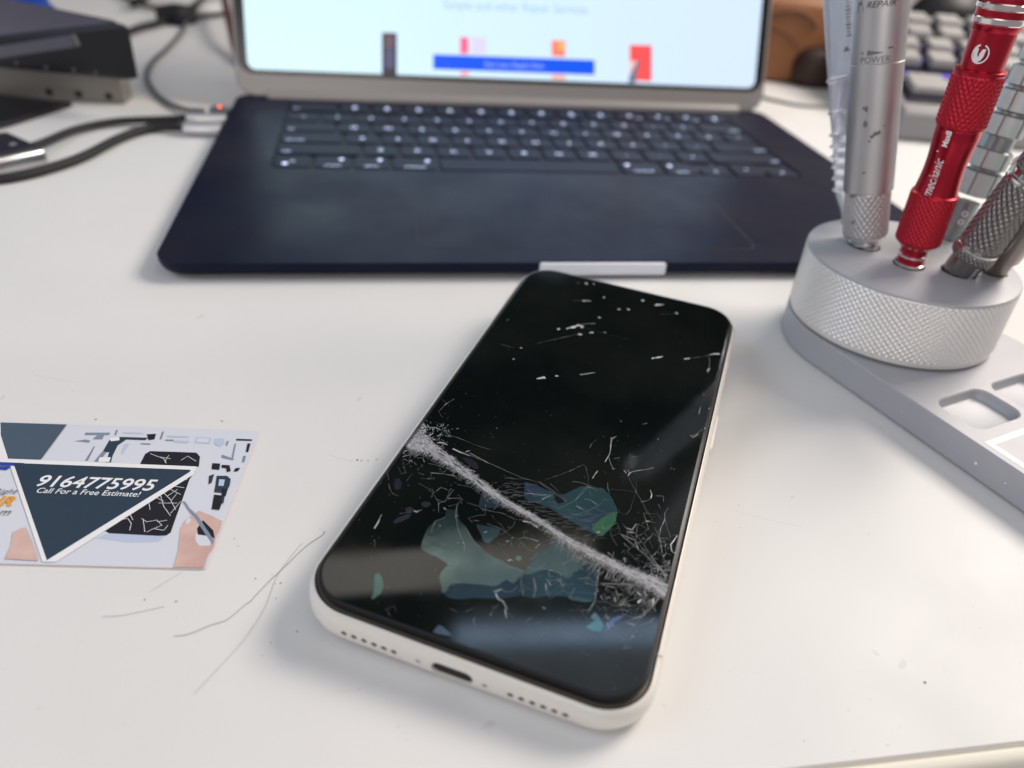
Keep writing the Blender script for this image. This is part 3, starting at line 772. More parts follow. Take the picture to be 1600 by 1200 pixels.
# fine named cracks
dim = MB(); lit = MB()
L_dim = [
    (z2, [(690, 540), (800, 585), (900, 625), (1050, 690), (1250, 780), (1400, 820), (1500, 900), (1600, 960)], .16, .07),
    (z2, [(560, 370), (640, 420), (780, 470), (870, 510), (1000, 550)], .16, .06),
    (z2, [(560, 235), (620, 170), (690, 125)], .12, .2), (z2, [(590, 130), (650, 180)], .06, .06), (z2, [(565, 235), (600, 285)], .06, .05),
    (z2, [(470, 660), (600, 690), (740, 750), (760, 780)], .12, .1), (z2, [(680, 760), (735, 805), (770, 750)], .1, .1),
    (z2, [(145, 830), (160, 885), (180, 915), (230, 935)], .1, .08), (z2, [(395, 828), (470, 870), (560, 900)], .06, .04),
    (z2, [(540, 960), (610, 985), (640, 940), (690, 880)], .12, .06), (z2, [(500, 950), (520, 900), (505, 870)], .1, .05),
    (z2, [(720, 840), (830, 860), (900, 915), (1000, 960)], .08, .06), (z2, [(130, 720), (145, 800)], .07, .07), (z2, [(225, 690), (250, 750), (290, 740), (270, 680)], .08, .07),
    (z2, [(920, 1040), (1000, 1060), (1100, 1080), (1200, 1130), (1300, 1140), (1400, 1200)], .12, .1), (z2, [(980, 990), (940, 940), (980, 870), (1010, 900)], .08, .08),
    (z2, [(1020, 1050), (1060, 990), (1080, 930)], .08, .06), (z2, [(800, 990), (900, 1020), (940, 1060)], .08, .08), (z2, [(370, 1070), (420, 1050)], .12, .08), (z2, [(850, 1135), (890, 1140)], .1, .08),
    (z2, [(1000, 980), (1060, 1010), (1110, 990), (1160, 1040)], .07, .07), (z2, [(640, 1020), (720, 1000), (760, 960), (720, 920)], .07, .05), (z2, [(710, 1020), (715, 1080), (700, 1120)], .08, .08),
    (z3, [(370, 515), (450, 475), (490, 460), (520, 490)], .14, .06), (z3, [(180, 580), (260, 555), (370, 515)], .06, .06), (z3, [(500, 470), (530, 560), (530, 630)], .05, .05),
    (z3, [(400, 600), (450, 605), (530, 630), (600, 655), (660, 660)], .10, .08), (z3, [(690, 610), (690, 650), (705, 700)], .14, .08),
    (z3, [(860, 550), (880, 600), (920, 670), (960, 740), (1000, 810), (1040, 870)], .07, .05), (z3, [(740, 410), (790, 400)], .16, .1), (z3, [(885, 400), (940, 390)], .12, .05),
    (z3, [(650, 225), (665, 228)], .15, .1), (z3, [(540, 320), (560, 285)], .12, .06), (z3, [(1090, 720), (1155, 720), (1155, 765)], .10, .10), (z3, [(970, 770), (1020, 760), (1050, 740)], .16, .12),
    (z3, [(1195, 820), (1165, 870), (1165, 920), (1130, 1000), (1120, 1060), (1135, 1120), (1140, 1200)], .14, .12), (z3, [(1165, 910), (1190, 1000), (1215, 1060)], .08, .08),
    (z3, [(1215, 500), (1225, 480)], .08, .08), (z3, [(1115, 790), (1130, 830)], .1, .06), (z3, [(1100, 860), (1140, 920)], .05, .05), (z3, [(1080, 980), (1110, 1040), (1130, 1100)], .07, .07),
    (z3, [(120, 600), (180, 640), (270, 700), (350, 770)], .12, .08), (z3, [(215, 620), (260, 660), (310, 720)], .08, .06), (z3, [(270, 830), (400, 770), (480, 700), (530, 640)], .09, .07),
    (z3, [(300, 900), (450, 870), (560, 830), (630, 790), (670, 740)], .1, .08), (z3, [(370, 910), (470, 880), (560, 860)], .06, .05), (z3, [(430, 805), (480, 835), (550, 880), (700, 875)], .06, .05),
    (z3, [(530, 630), (540, 680), (550, 720)], .05, .05), (z3, [(480, 920), (560, 905), (640, 880)], .06, .05), (z3, [(650, 1000), (700, 980), (760, 945)], .1, .08), (z3, [(990, 800), (1010, 850), (1060, 900), (1060, 930)], .05, .05),
    (z3, [(830, 1080), (900, 1060), (980, 1040)], .07, .05), (z3, [(1000, 1030), (1040, 1100), (1070, 1160)], .06, .06), (z3, [(1230, 1050), (1275, 1040)], .1, .1), (z3, [(1150, 1110), (1190, 1070), (1230, 1060)], .08, .08),
    (z4, [(240, 340), (243, 370), (238, 400)], .12, .05), (z4, [(830, 150), (800, 165), (750, 180), (725, 230), (715, 285)], .12, .08), (z4, [(935, 40), (915, 110), (925, 180), (935, 240), (970, 330), (990, 380)], .14, .12),
    (z4, [(990, 380), (985, 440), (940, 510), (920, 540), (850, 535)], .07, .05), (z4, [(1000, 230), (1040, 310), (1090, 370), (1160, 440), (1230, 480), (1300, 510), (1370, 570), (1480, 600)], .12, .1),
    (z4, [(1230, 770), (1290, 750), (1330, 770), (1390, 770), (1440, 720)], .16, .1), (z4, [(1080, 990), (1065, 1000), (1078, 1050)], .16, .12), (z4, [(1000, 940), (1040, 920), (1080, 900)], .12, .04),
    (z4, [(325, 925), (370, 905), (400, 890), (425, 935)], .08, .07), (z4, [(340, 920), (375, 980)], .05, .05), (z4, [(1470, 650), (1460, 700), (1485, 740), (1480, 790)], .1, .08), (z4, [(1570, 660), (1580, 700), (1585, 760), (1565, 810)], .12, .1),
    (z4, [(870, 910), (930, 940)], .1, .04), (z4, [(1220, 910), (1280, 880)], .1, .06), (z4, [(1210, 950), (1212, 975)], .16, .1), (z4, [(1060, 175), (1110, 183)], .1, .1), (z4, [(1180, 205), (1290, 245), (1335, 275), (1290, 300)], .1, .1),
    (z4, [(1195, 370), (1240, 330), (1290, 270)], .06, .05), (z4, [(1340, 270), (1400, 220), (1410, 180)], .05, .05), (z4, [(1400, 990), (1340, 940)], .07, .03), (z4, [(1500, 1010), (1560, 985)], .12, .05), (z4, [(450, 120), (550, 105), (590, 100), (640, 85)], .1, .05),
    (z5, [(170, 0), (240, 45), (330, 70), (400, 100), (450, 150), (490, 210), (540, 260), (600, 300), (720, 350), (740, 360)], .18, .13), (z5, [(720, 370), (715, 450), (700, 560), (690, 640), (650, 705), (610, 715)], .13, .2),
    (z5, [(700, 640), (750, 640), (800, 650), (840, 670), (880, 680), (930, 660)], .1, .12), (z5, [(180, 440), (190, 520), (185, 600)], .12, .1), (z5, [(280, 490), (285, 560), (320, 620)], .2, .08),
    (z5, [(525, 525), (490, 590), (470, 610)], .14, .12), (z5, [(300, 470), (350, 460), (400, 450), (440, 460)], .12, .06), (z5, [(360, 440), (410, 470), (480, 530)], .1, .05), (z5, [(395, 510), (440, 530)], .06, .06), (z5, [(330, 570), (400, 500)], .05, .04),
    (z5, [(610, 485), (650, 492), (690, 510)], .16, .1), (z5, [(80, 450), (75, 520), (95, 600)], .12, .08), (z5, [(650, 400), (610, 470)], .06, .05), (z5, [(590, 340), (600, 300)], .2, .14), (z5, [(580, 360), (590, 380)], .16, .1),
    (z5, [(930, 820), (1050, 770), (1140, 720), (1200, 650)], .1, .16), (z5, [(920, 1028), (1000, 1022)], .2, .1), (z5, [(1050, 850), (1130, 820), (1190, 775)], .14, .2), (z5, [(970, 960), (1050, 935)], .1, .04), (z5, [(1100, 840), (1125, 900)], .05, .05),
    (z5, [(940, 1020), (960, 980)], .06, .04), (z5, [(120, 810), (175, 770)], .12, .06), (z5, [(500, 760), (540, 805)], .06, .05), (z5, [(255, 690), (280, 700)], .4, .3), (z5, [(480, 712), (600, 713)], .07, .05), (z5, [(240, 940), (265, 880)], .09, .04),
    (z5, [(550, 990), (630, 985)], .05, .04), (z5, [(580, 1060), (650, 1085)], .05, .04), (z5, [(760, 560), (790, 620)], .06, .05), (z5, [(780, 500), (850, 520)], .1, .06), (z5, [(790, 370), (850, 400), (900, 450), (910, 500)], .12, .1),
    (z5, [(850, 400), (830, 370), (790, 385), (810, 405), (850, 400)], .12, .12), (z5, [(970, 35), (1010, 70), (980, 75)], .12, .1), (z5, [(985, 65), (1030, 10)], .1, .08),
    (z1, [(720, 1060), (735, 1020), (760, 1000)], .14, .08), (z1, [(610, 1050), (650, 1020)], .06, .05), (z1, [(1170, 1000), (1200, 990), (1240, 960)], .2, .1), (z1, [(1215, 880), (1225, 840)], .3, .15), (z1, [(1240, 780), (1246, 765)], .12, .1),
    (z1, [(1268, 650), (1275, 600), (1275, 560)], .3, .12), (z1, [(1135, 570), (1200, 565), (1290, 550)], .22, .1), (z1, [(900, 935), (930, 928)], .2, .05), (z1, [(320, 485), (430, 460), (540, 435)], .1, .18), (z1, [(110, 490), (190, 510)], .1, .05),
    (z1, [(150, 360), (160, 350)], .3, .2), (z1, [(560, 390), (650, 420), (820, 465)], .07, .04), (z1, [(1000, 325), (1090, 320)], .08, .08), (z1, [(510, 250), (560, 248)], .1, .08),
]
for f_, l, a, b in L_dim: rib(dim, f_(l), a*.85, b*.85, jit=.05)
L_lit = [
    (z2, [(680, 540), (740, 570), (820, 600)], .34, .14), (z2, [(790, 565), (825, 555)], .3, .15), (z2, [(470, 440), (520, 410)], .25, .2), (z2, [(480, 360), (540, 365), (575, 385)], .2, .16), (z2, [(550, 490), (600, 490), (640, 510)], .2, .12), (z2, [(820, 575), (980, 660)], .12, .08),
    (z3, [(715, 235), (725, 240), (760, 225)], .25, .1), (z3, [(720, 240), (718, 300), (708, 370), (690, 400), (670, 435)], .16, .24), (z3, [(700, 400), (720, 460), (740, 500)], .1, .08), (z3, [(725, 495), (755, 493)], .2, .1),
    (z3, [(860, 550), (880, 525), (900, 518), (950, 508), (1010, 500), (1075, 484)], .2, .1), (z3, [(825, 505), (845, 530)], .2, .15), (z3, [(860, 505), (870, 535)], .15, .1), (z3, [(1045, 670), (1058, 710), (1050, 740)], .12, .3), (z3, [(565, 575), (580, 545), (605, 515)], .24, .12),
    (z3, [(850, 990), (895, 1000), (925, 955), (955, 958)], .16, .1), (z3, [(860, 1020), (915, 1030)], .16, .1), (z3, [(600, 1025), (625, 1020)], .25, .2), (z3, [(1010, 930), (1045, 930)], .2, .1), (z3, [(1380, 215), (1400, 235), (1445, 205)], .25, .12), (z3, [(1000, 120), (1025, 112)], .1, .1),
    (z3, [(430, 805), (490, 835)], .16, .1), (z3, [(490, 745), (540, 750), (600, 790)], .1, .08), (z3, [(145, 750), (215, 715)], .14, .1), (z3, [(0, 700), (60, 700), (130, 715), (180, 710)], .1, .06), (z3, [(1240, 495), (1245, 500)], .2, .2),
    (z3, [(1270, 1050), (1215, 1130), (1225, 1180), (1250, 1200)], .2, .3),
    (z4, [(300, 130), (275, 185), (262, 210), (240, 245)], .08, .5), (z4, [(570, 95), (590, 108), (620, 95)], .25, .12), (z4, [(1240, 780), (1275, 765), (1300, 750)], .2, .12), (z4, [(1250, 790), (1275, 835), (1310, 850), (1345, 915)], .3, .1), (z4, [(975, 360), (992, 378)], .25, .18),
    (z4, [(1480, 185), (1540, 195), (1600, 235)], .25, .2), (z4, [(1350, 515), (1375, 503), (1392, 515)], .2, .14), (z4, [(1330, 920), (1340, 990)], .2, .12),
    (z1, [(315, 685), (362, 676)], .9, .9), (z1, [(418, 667), (435, 667)], .6, .5), (z1, [(555, 660), (595, 655), (640, 648)], .25, .4), (z1, [(955, 570), (990, 565), (1015, 560)], .7, .4), (z1, [(1135, 573), (1165, 570)], .7, .4), (z1, [(1275, 552), (1300, 545), (1335, 545)], .9, .3),
    (z1, [(480, 405), (520, 398), (545, 385), (575, 395)], 1.0, .8), (z1, [(430, 408), (442, 406)], .9, .7), (z1, [(570, 250), (615, 250)], .7, .4), (z1, [(970, 275), (1020, 270)], .7, .5), (z1, [(1262, 640), (1275, 625)], .7, .4), (z1, [(535, 150), (555, 150)], .3, .2),
    (z1, [(690, 425), (702, 427)], .4, .4), (z1, [(605, 430), (620, 425)], .5, .4), (z1, [(640, 375), (560, 380)], .2, .1),
    (z5, [(1040, 560), (1075, 590)], .3, .2), (z5, [(1050, 650), (1080, 620)], .5, .1), (z5, [(850, 600), (865, 640)], .15, .25), (z5, [(740, 490), (775, 505)], .14, .1),
]
for f_, l, a, b in L_lit: rib(lit, f_(l), a*(.72 if a < .6 else .9), b*.72, jit=.03, z=.035)
# bright chips in the upper screen
for x, y, r in ((590, 152, .85), (632, 155, .5), (688, 230, .62), (773, 297, .75), (823, 297, .75), (663, 342, .6), (557, 436, 1.0), (625, 425, .6), (1092, 318, .8), (905, 248, .9), (186, 573, .3), (92, 957, .12), (988, 1018, .15), (783, 918, .15), (566, 396, .7), (228, 511, .3), (1272, 848, .25), (1250, 957, .22)):
    c = z1([(x, y)])[0]
    blob(lit, (c.x, c.y), r*(.55 if y < 500 else .8), GT + .03, 10, .3, 1.2)

# left impact zone, long crushed ridge, right impact zone
A = G(652, 690); B_ = G(1043, 915); MID = G(850, 800)
path_px = [(640, 688), (672, 700), (705, 722), (745, 752), (790, 784), (840, 812), (890, 846), (935, 870), (980, 892), (1015, 908), (1043, 922)]
PATH = [G(*p) for p in path_px]
def along(t):
    k = t*(len(PATH)-1); i = min(int(k), len(PATH)-2); f = k-i
    return PATH[i].lerp(PATH[i+1], f), (PATH[i+1]-PATH[i]).normalized()
def halfw(t):   # half width of the crushed ridge in mm
    pts = [(0, 3.2), (.06, 2.7), (.14, 2.0), (.25, 1.5), (.4, .85), (.6, .9), (.8, 1.3), (.9, 1.7), (1, 2.4)]
    for (a, b), (c, d) in zip(pts, pts[1:]):
        if a <= t <= c: return b + (d-b)*(t-a)/(c-a)
    return 1
powder = MB(); crush = MB()
N = 90
up_, lo_ = [], []
for i in range(N+1):
    t = i/N; c, d = along(t); n = Vector((-d.y, d.x)); h = halfw(t)*.72
    up_.append(c + n*h*random.uniform(.7, 1.2)); lo_.append(c - n*h*random.uniform(.7, 1.2))
vs = [(p.x, p.y, GT + lift_c(p.x, p.y) + .022) for p in up_] + [(p.x, p.y, GT + lift_c(p.x, p.y) + .022) for p in lo_]
powder.add(vs, [(N+1+i, N+2+i, i+1, i) for i in range(N)])
for _ in range(1500):
    t = random.random(); c, d = along(t); n = Vector((-d.y, d.x)); h = halfw(t)
    o = (random.choice((-.5, .5)) + random.gauss(0, .24))*h*.82 if random.random() < .8 else random.gauss(0, .3)*h
    L = random.uniform(.5, 2.6); a = random.gauss(0, .16); dd = Vector((d.x*cos(a)-d.y*sin(a), d.x*sin(a)+d.y*cos(a)))
    p = c + n*o
    p2 = p + dd*L
    if abs(p2.x) > 35.2: p2.x = 35.2*(1 if p2.x > 0 else -1)
    if abs(p.x) > 35.2: continue
    target = crush if random.random() < .62 else (lit if random.random() < .25 else dim)
    rib(target, [p, p2], random.uniform(.05, .22), random.uniform(.03, .12), z=random.uniform(.03, .10))
for _ in range(1900):   # hairs standing across the ridge
    t = random.random(); c, d = along(t); n = Vector((-d.y, d.x)); h = halfw(t)
    sgn = -1 if random.random() < .64 else 1
    p = c + n*(sgn*h*random.uniform(.35, .9)); a = random.gauss(0.0, .38)
    L = random.uniform(.3, 1.5)*(1.35 if sgn < 0 else .8)
    q = p + Vector((n.x*cos(a)-n.y*sin(a), n.x*sin(a)+n.y*cos(a)))*sgn*L
    if abs(q.x) > 35.1 or abs(p.x) > 35.1: continue
    rib(dim if random.random() < .7 else crush, [p, q], random.uniform(.04, .1), .02, z=random.uniform(.03, .07))
# frosted fan at the left end
LC = G(655, 688)
fan = z2([(270, 500), (320, 440), (390, 370), (430, 310), (460, 350), (455, 420), (500, 470), (540, 510), (560, 560), (480, 570), (400, 560), (340, 545), (290, 520)])
powder.add([(p.x, p.y, GT + .026) for p in fan], [tuple(range(len(fan)))])
fx0, fx1 = min(p.x for p in fan), max(p.x for p in fan); fy0, fy1 = min(p.y for p in fan), max(p.y for p in fan)
def inside(p, poly):
    c = False; j = len(poly)-1
    for i in range(len(poly)):
        a, b = poly[i], poly[j]
        if (a.y > p.y) != (b.y > p.y) and p.x < (b.x-a.x)*(p.y-a.y)/(b.y-a.y)+a.x: c = not c
        j = i
    return c
for _ in range(2600):
    p = Vector((random.uniform(fx0-1, fx1+1), random.uniform(fy0-1, fy1+1)))
    if not inside(p, fan) and random.random() < .88: continue
    if p.x < -35.1: continue
    a = random.uniform(0, 2*pi); L = random.uniform(.2, .9); q = p + Vector((cos(a), sin(a)))*L
    if q.x < -35.2: continue
    rib(crush if random.random() < .7 else lit, [p, q], random.uniform(.04, .16), .04, z=random.uniform(.03, .12))
def web(center, a0, a1, nr, rmax, rings_, m1, arcw=.09, skip=.35):
    ang = sorted(radians(random.uniform(a0, a1)) for _ in range(nr))
    lens = [random.uniform(.35, 1)*rmax for _ in ang]
    ends = []
    for a, L in zip(ang, lens):
        pts = [center]
        k = 5; aa = a
        for j in range(1, k+1):
            aa += random.gauss(0, .07)
            pts.append(pts[-1] + Vector((cos(aa), sin(aa)))*L/k)
        pts = [Vector((max(-35.1, min(35.1, p.x)), p.y)) for p in pts]
        rib(m1, pts, random.uniform(.07, .17), .03, jit=.05)
        ends.append(pts)
    for _ in range(rings_):
        i = random.randrange(len(ends)-1); f = random.uniform(.15, .95); g = f + random.uniform(-.12, .12)
        A1 = ends[i]; A2 = ends[i+1]
        def pick(Pp, f):
            k = max(0, min(.999, f))*(len(Pp)-1); ii = int(k); return Pp[ii].lerp(Pp[ii+1], k-ii)
        rib(m1 if random.random() < .7 else lit, [pick(A1, f), pick(A2, g)], random.uniform(.05, arcw*1.8), .05, jit=.06)
def net(c, ax, R1, R2, n, side=None, wmax=.13, focus=1.0, m1=None):
    """shard network: a neighbourhood graph over scattered points, denser towards the impact"""
    P = []
    a0 = math.atan2(ax.y, ax.x)
    while len(P) < n:
        a = random.uniform(0, 2*pi); q = random.random()**focus
        x, y = q*R1*cos(a), q*R2*sin(a)
        p = c + Vector((x*cos(a0)-y*sin(a0), x*sin(a0)+y*cos(a0)))
        if abs(p.x) > 35.0: continue
        if side is not None:
            k = min(range(0, 41), key=lambda j: (along(j/40*.999)[0]-p).length); cc, dd = along(k/40*.999)
            nn = Vector((-dd.y, dd.x))
            if (p-cc).dot(nn)*side < .3: continue
        P.append(p)
    for i in range(len(P)):
        near = sorted(range(len(P)), key=lambda j: (P[j]-P[i]).length_squared)[1:8]
        for j in near:
            if j < i and True:
                pass
            L = (P[i]-P[j]).length
            if i < j and all(max((P[i]-P[k]).length, (P[j]-P[k]).length) >= L for k in near if k != j):
                if random.random() < .12: continue
                w = random.uniform(.04, wmax); m = (m1 or dim) if random.random() < .8 else lit
                rib(m, [P[i], P[j]], w, w*random.uniform(.3, 1), jit=.03)
net(G(1040, 895), Vector((-.5, .8)), 16, 8, 95, side=1, focus=.9, wmax=.09)
net(G(1035, 915), Vector((-.5, -.5)), 14, 8, 105, side=-1, focus=.95, wmax=.09)
net(G(1040, 905), Vector((-.3, 1)), 6, 4, 90, focus=.8, wmax=.13, m1=crush)
net(G(960, 905), Vector((-1, .3)), 16, 7, 48, side=-1, wmax=.08)
net(G(655, 700), Vector((.3, -1)), 7, 5, 80, wmax=.12)
net(G(700, 775), Vector((1, -.4)), 14, 7, 30, side=-1, wmax=.09)
net(G(820, 850), Vector((1, -.4)), 12, 5, 34, side=-1, wmax=.09)
net(G(880, 915), Vector((1, -.2)), 17, 9, 44, side=-1, wmax=.06)
net(G(960, 800), Vector((.4, 1)), 16, 10, 40, side=1, wmax=.06)
web(G(1043, 900), 105, 165, 7, 21, 12, dim)
web(G(1040, 925), 185, 262, 7, 17, 12, dim)
web(G(655, 690), 215, 320, 6, 8, 10, dim)
for c_, R_, n_c in ((G(1000, 925), 12, 50), (G(1025, 875), 8, 34), (G(930, 900), 12, 18), (G(670, 720), 8, 50), (G(760, 800), 14, 20)):
    for _ in range(n_c):     # short broken splinters scattered round the impacts
        a = random.uniform(0, 2*pi); q = math.sqrt(random.random())*R_
        p = c_ + Vector((cos(a), sin(a)))*q; b = random.uniform(0, 2*pi); L = random.uniform(.3, 1.8)
        p2 = p + Vector((cos(b), sin(b)))*L
        if abs(p.x) > 35.0 or abs(p2.x) > 35.0: continue
        rib(dim if random.random() < .8 else lit, [p, p.lerp(p2, .5) + Vector((random.uniform(-.2, .2), random.uniform(-.2, .2))), p2], random.uniform(.05, .16), .04)
for _ in range(260):   # slanted hairlines beneath the right half of the ridge
    t = random.uniform(.55, .98); c, d = along(t); n = Vector((-d.y, d.x))
    p = c - n*random.uniform(1.5, 9)*(t-.3); a = random.gauss(math.atan2(-n.y, -n.x), .25); L = random.uniform(.4, 2.2)
    q = p + Vector((cos(a), sin(a)))*L
    if abs(q.x) > 35.0: continue
    rib(dim, [p, q], random.uniform(.04, .1), .03)
for _ in range(120):   # hairlines over the iridescent patch above the ridge
    t = random.uniform(.34, .66); c, d = along(t); n = Vector((-d.y, d.x))
    p = c + n*random.uniform(1.2, 8); a = math.atan2(n.y, n.x) - radians(random.uniform(38, 62)); L = random.uniform(.5, 3.5)
    q = p + Vector((cos(a), sin(a)))*L
    rib(dim, [p, q], random.uniform(.04, .09), .03)
for _ in range(300):   # glass dust
    p = Vector((random.uniform(-35, 35), random.uniform(-80, 0) if random.random() < .75 else random.uniform(0, 80)))
    blob(dim, (p.x, p.y), random.uniform(.03, .11), GT + lift_c(p.x, p.y) + .03, 6, .4)
powder.build('glass_powder', M['powder'], PH)
crush.build('crushed_ridge', M['crack'], PH)
dim.build('fine_cracks', M['crack_dim'], PH)
lit.build('bright_cracks', M['crack_lit'], PH)

# ------------------------------------------------------------------ business card
K0 = Vector((-169.71, -113.496)); KT = -0.12181
card = thing('business_card', 'white and navy business card with a phone number, on the desk at the left edge', 'business card')
def cxy(px, py, z=.5):
    p = at(px, py, z); d = Vector((p.x, p.y)) - K0
    return Vector((d.x*cos(KT)+d.y*sin(KT), -d.x*sin(KT)+d.y*cos(KT)))
KTF = Matrix.Translation((K0.x, K0.y, 0)) @ Matrix.Rotation(KT, 4, 'Z')
tr = cxy(404, 676); br = cxy(318, 893)
print('card corners', tr, br)
mb = MB(); mb.loft([rrect(88.9, 50.8, .5, z, 3, 0, 0) for z in (.05, .44)])
stock = mb.build('card_edge', M['card_edge'], card, tf=KTF)
mb = MB(); mb.loft([rrect(88.86, 50.76, .5, z, 3, 0, 0) for z in (.441, .48)])
face = mb.build('printed_face', M['card'], card, tf=KTF)
kz = [0.50]
def cpoly(name, pts, m, z=None, parent=None):
    if z is None: kz[0] += .004; z = kz[0]
    P = [cxy(*p) for p in pts]; mb = MB()
    A_ = sum(P[i-1].x*P[i].y - P[i].x*P[i-1].y for i in range(len(P)))
    idx = tuple(range(len(P))) if A_ > 0 else tuple(reversed(range(len(P))))
    mb.add([(max(-44.4, min(44.4, p.x)), max(-25.3, min(25.3, p.y)), z) for p in P], [idx])
    return mb.build(name, m, parent or face, tf=KTF)
def c7(l): return [(x/3.75, 600 + y/3.75) for x, y in l]
def c8(l): return [(x/4.0, 600 + y/4.0) for x, y in l]
# faint lower picture: blue shadow, exploded parts
cpoly('print_shadow', c7([(560, 905), (640, 870), (980, 880), (930, 925), (760, 930)]), M['pale_print'])
phone_poly = c7([(820, 470), (850, 410), (880, 393), (1150, 402), (1172, 425), (1165, 485)])
cpoly('phone_picture', phone_poly, M['cardblack'])
cpoly('phone_picture', c7([(1130, 530), (1110, 560), (1000, 870), (975, 888), (930, 890), (640, 875), (612, 860), (620, 840), (900, 650)]), M['cardblack'])
cpoly('part_picture', c7([(500, 285), (645, 285), (640, 300), (610, 300), (600, 325), (540, 325), (570, 300), (495, 300)]), M['slate_part'])
cpoly('part_picture', c7([(435, 335), (500, 325), (530, 332), (520, 345), (480, 340)]), M['slate_part'])
cpoly('part_picture', c7([(550, 365), (558, 365), (515, 450), (497, 450)]), M['slate_part'])
cpoly('part_picture', c7([(700, 310), (870, 315), (850, 330), (740, 326), (690, 360), (660, 420), (650, 460), (620, 460), (640, 400), (600, 400), (640, 330)]), M['navy'])
cpoly('part_picture', c7([(640, 318), (700, 312), (700, 330), (650, 336)]), M['cardwhite'])
cpoly('part_picture', c7([(860, 295), (915, 292), (905, 325), (870, 330)]), M['cardblack'])
cpoly('part_picture', c7([(550, 455), (600, 395), (625, 400), (580, 457)]), M['slate_part'])
cpoly('part_picture', c7([(585, 430), (650, 430), (640, 458), (575, 455)]), M['cardwhite'])
cpoly('part_picture', c7([(680, 270), (692, 270), (680, 300), (670, 300)]), M['slate_part'])
cpoly('part_picture', c7([(720, 283), (840, 287), (835, 294), (720, 290)]), M['pale_print'])
cpoly('part_picture', c7([(950, 280), (962, 280), (945, 325), (934, 325)]), M['slate_part'])
cpoly('part_picture', c7([(980, 302), (1110, 308), (1105, 316), (975, 310)]), M['pale_print'])
cpoly('part_picture', c7([(970, 325), (1020, 327), (1015, 335), (968, 333)]), M['slate_part'])
cpoly('part_picture', c7([(1020, 330), (1110, 335), (1100, 348), (1020, 342)]), M['pale_print'])
for l in ([(1150, 312), (1240, 316), (1228, 350), (1140, 345)],): 
    cpoly('part_picture', c7(l), M['pale_print']); cpoly('part_picture', c7([(1160, 318), (1228, 322), (1218, 343), (1152, 339)]), M['card'])
cpoly('part_picture', c7([(1260, 320), (1310, 320), (1315, 350), (1285, 370), (1255, 350)]), M['pale_print'])
cpoly('part_picture', c7([(825, 347), (885, 350), (880, 357), (825, 354)]), M['slate_part'])
cpoly('part_picture', c7([(730, 352), (760, 352), (735, 380), (720, 410), (712, 405), (725, 365)]), M['pale_print'])
cpoly('part_picture', c7([(1330, 335), (1340, 335), (1332, 362), (1322, 362)]), M['slate_part'])
cpoly('part_picture', c7([(1385, 322), (1478, 326), (1476, 334), (1384, 332)]), M['cardblack'])
cpoly('part_picture', c7([(1375, 350), (1383, 350), (1365, 440), (1355, 440)]), M['slate_part'])
cpoly('part_picture', c7([(1300, 415), (1370, 440), (1365, 447), (1298, 432)]), M['slate_part'])
cpoly('part_picture', c7([(1450, 350), (1468, 350), (1455, 400), (1440, 400)]), M['cardblack'])
cpoly('part_picture', c7([(1425, 422), (1442, 422), (1432, 460), (1418, 458)]), M['slate_part'])
cpoly('part_picture', c7([(1245, 465), (1290, 468), (1285, 505), (1240, 500)]), M['cardblack'])
cpoly('part_picture', c7([(1300, 475), (1345, 478), (1352, 512), (1330, 518), (1325, 495), (1298, 492)]), M['cardblack'])
cpoly('part_picture', c7([(1380, 495), (1408, 492), (1395, 512), (1368, 515)]), M['cardblack'])
cpoly('part_picture', c7([(1225, 540), (1255, 530), (1240, 580), (1222, 590)]), M['navy'])
cpoly('part_picture', c7([(1270, 540), (1330, 540), (1352, 560), (1345, 600), (1320, 640), (1310, 700), (1290, 705), (1300, 640), (1255, 635), (1262, 600)]), M['navy'])
cpoly('part_picture', c7([(1285, 560), (1318, 562), (1310, 600), (1280, 598)]), M['pale_print'])
cpoly('part_picture', c7([(1255, 650), (1300, 655), (1300, 700), (1285, 740), (1240, 735)]), M['cardblack'])
cpoly('part_picture', c7([(1300, 612), (1335, 618), (1322, 660), (1300, 660)]), M['cardblack'])
# cracked screen lines in the printed picture
mb = MB()
def crib(pts, w=.13):
    P = [cxy(*p) for p in c7(pts)]
    for a, b in zip(P, P[1:]):
        d = (b-a).normalized(); n = Vector((-d.y, d.x))*w/2
        mb.add([(*(a+n), kz[0]+.004), (*(b+n), kz[0]+.004), (*(b-n), kz[0]+.004), (*(a-n), kz[0]+.004)], [(3, 2, 1, 0)])
for l in ([(880, 410), (960, 440), (975, 470)], [(990, 420), (970, 450), (975, 470)], [(1060, 450), (1100, 425), (1150, 455)], [(940, 430), (1000, 440)],
          [(940, 650), (960, 720), (1000, 775)], [(960, 640), (1000, 680), (1030, 740)], [(1000, 620), (1060, 650)], [(1010, 600), (1080, 610)], [(870, 680), (880, 740)], [(1000, 690), (1040, 640)], [(930, 700), (1040, 700)], [(1020, 580), (1100, 560)],
          [(690, 800), (750, 790), (770, 820), (760, 860)], [(760, 760), (780, 800)], [(830, 790), (860, 810), (920, 800), (950, 830), (900, 850)], [(860, 870), (900, 850), (960, 860), (985, 830)], [(920, 810), (980, 800)], [(840, 800), (850, 870)],
          [(1060, 690), (1000, 760)], [(1040, 620), (980, 660)], [(900, 660), (960, 690)]): crib(l)
mb.build('printed_crack', M['cardwhite'], face, tf=KTF); kz[0] += .006
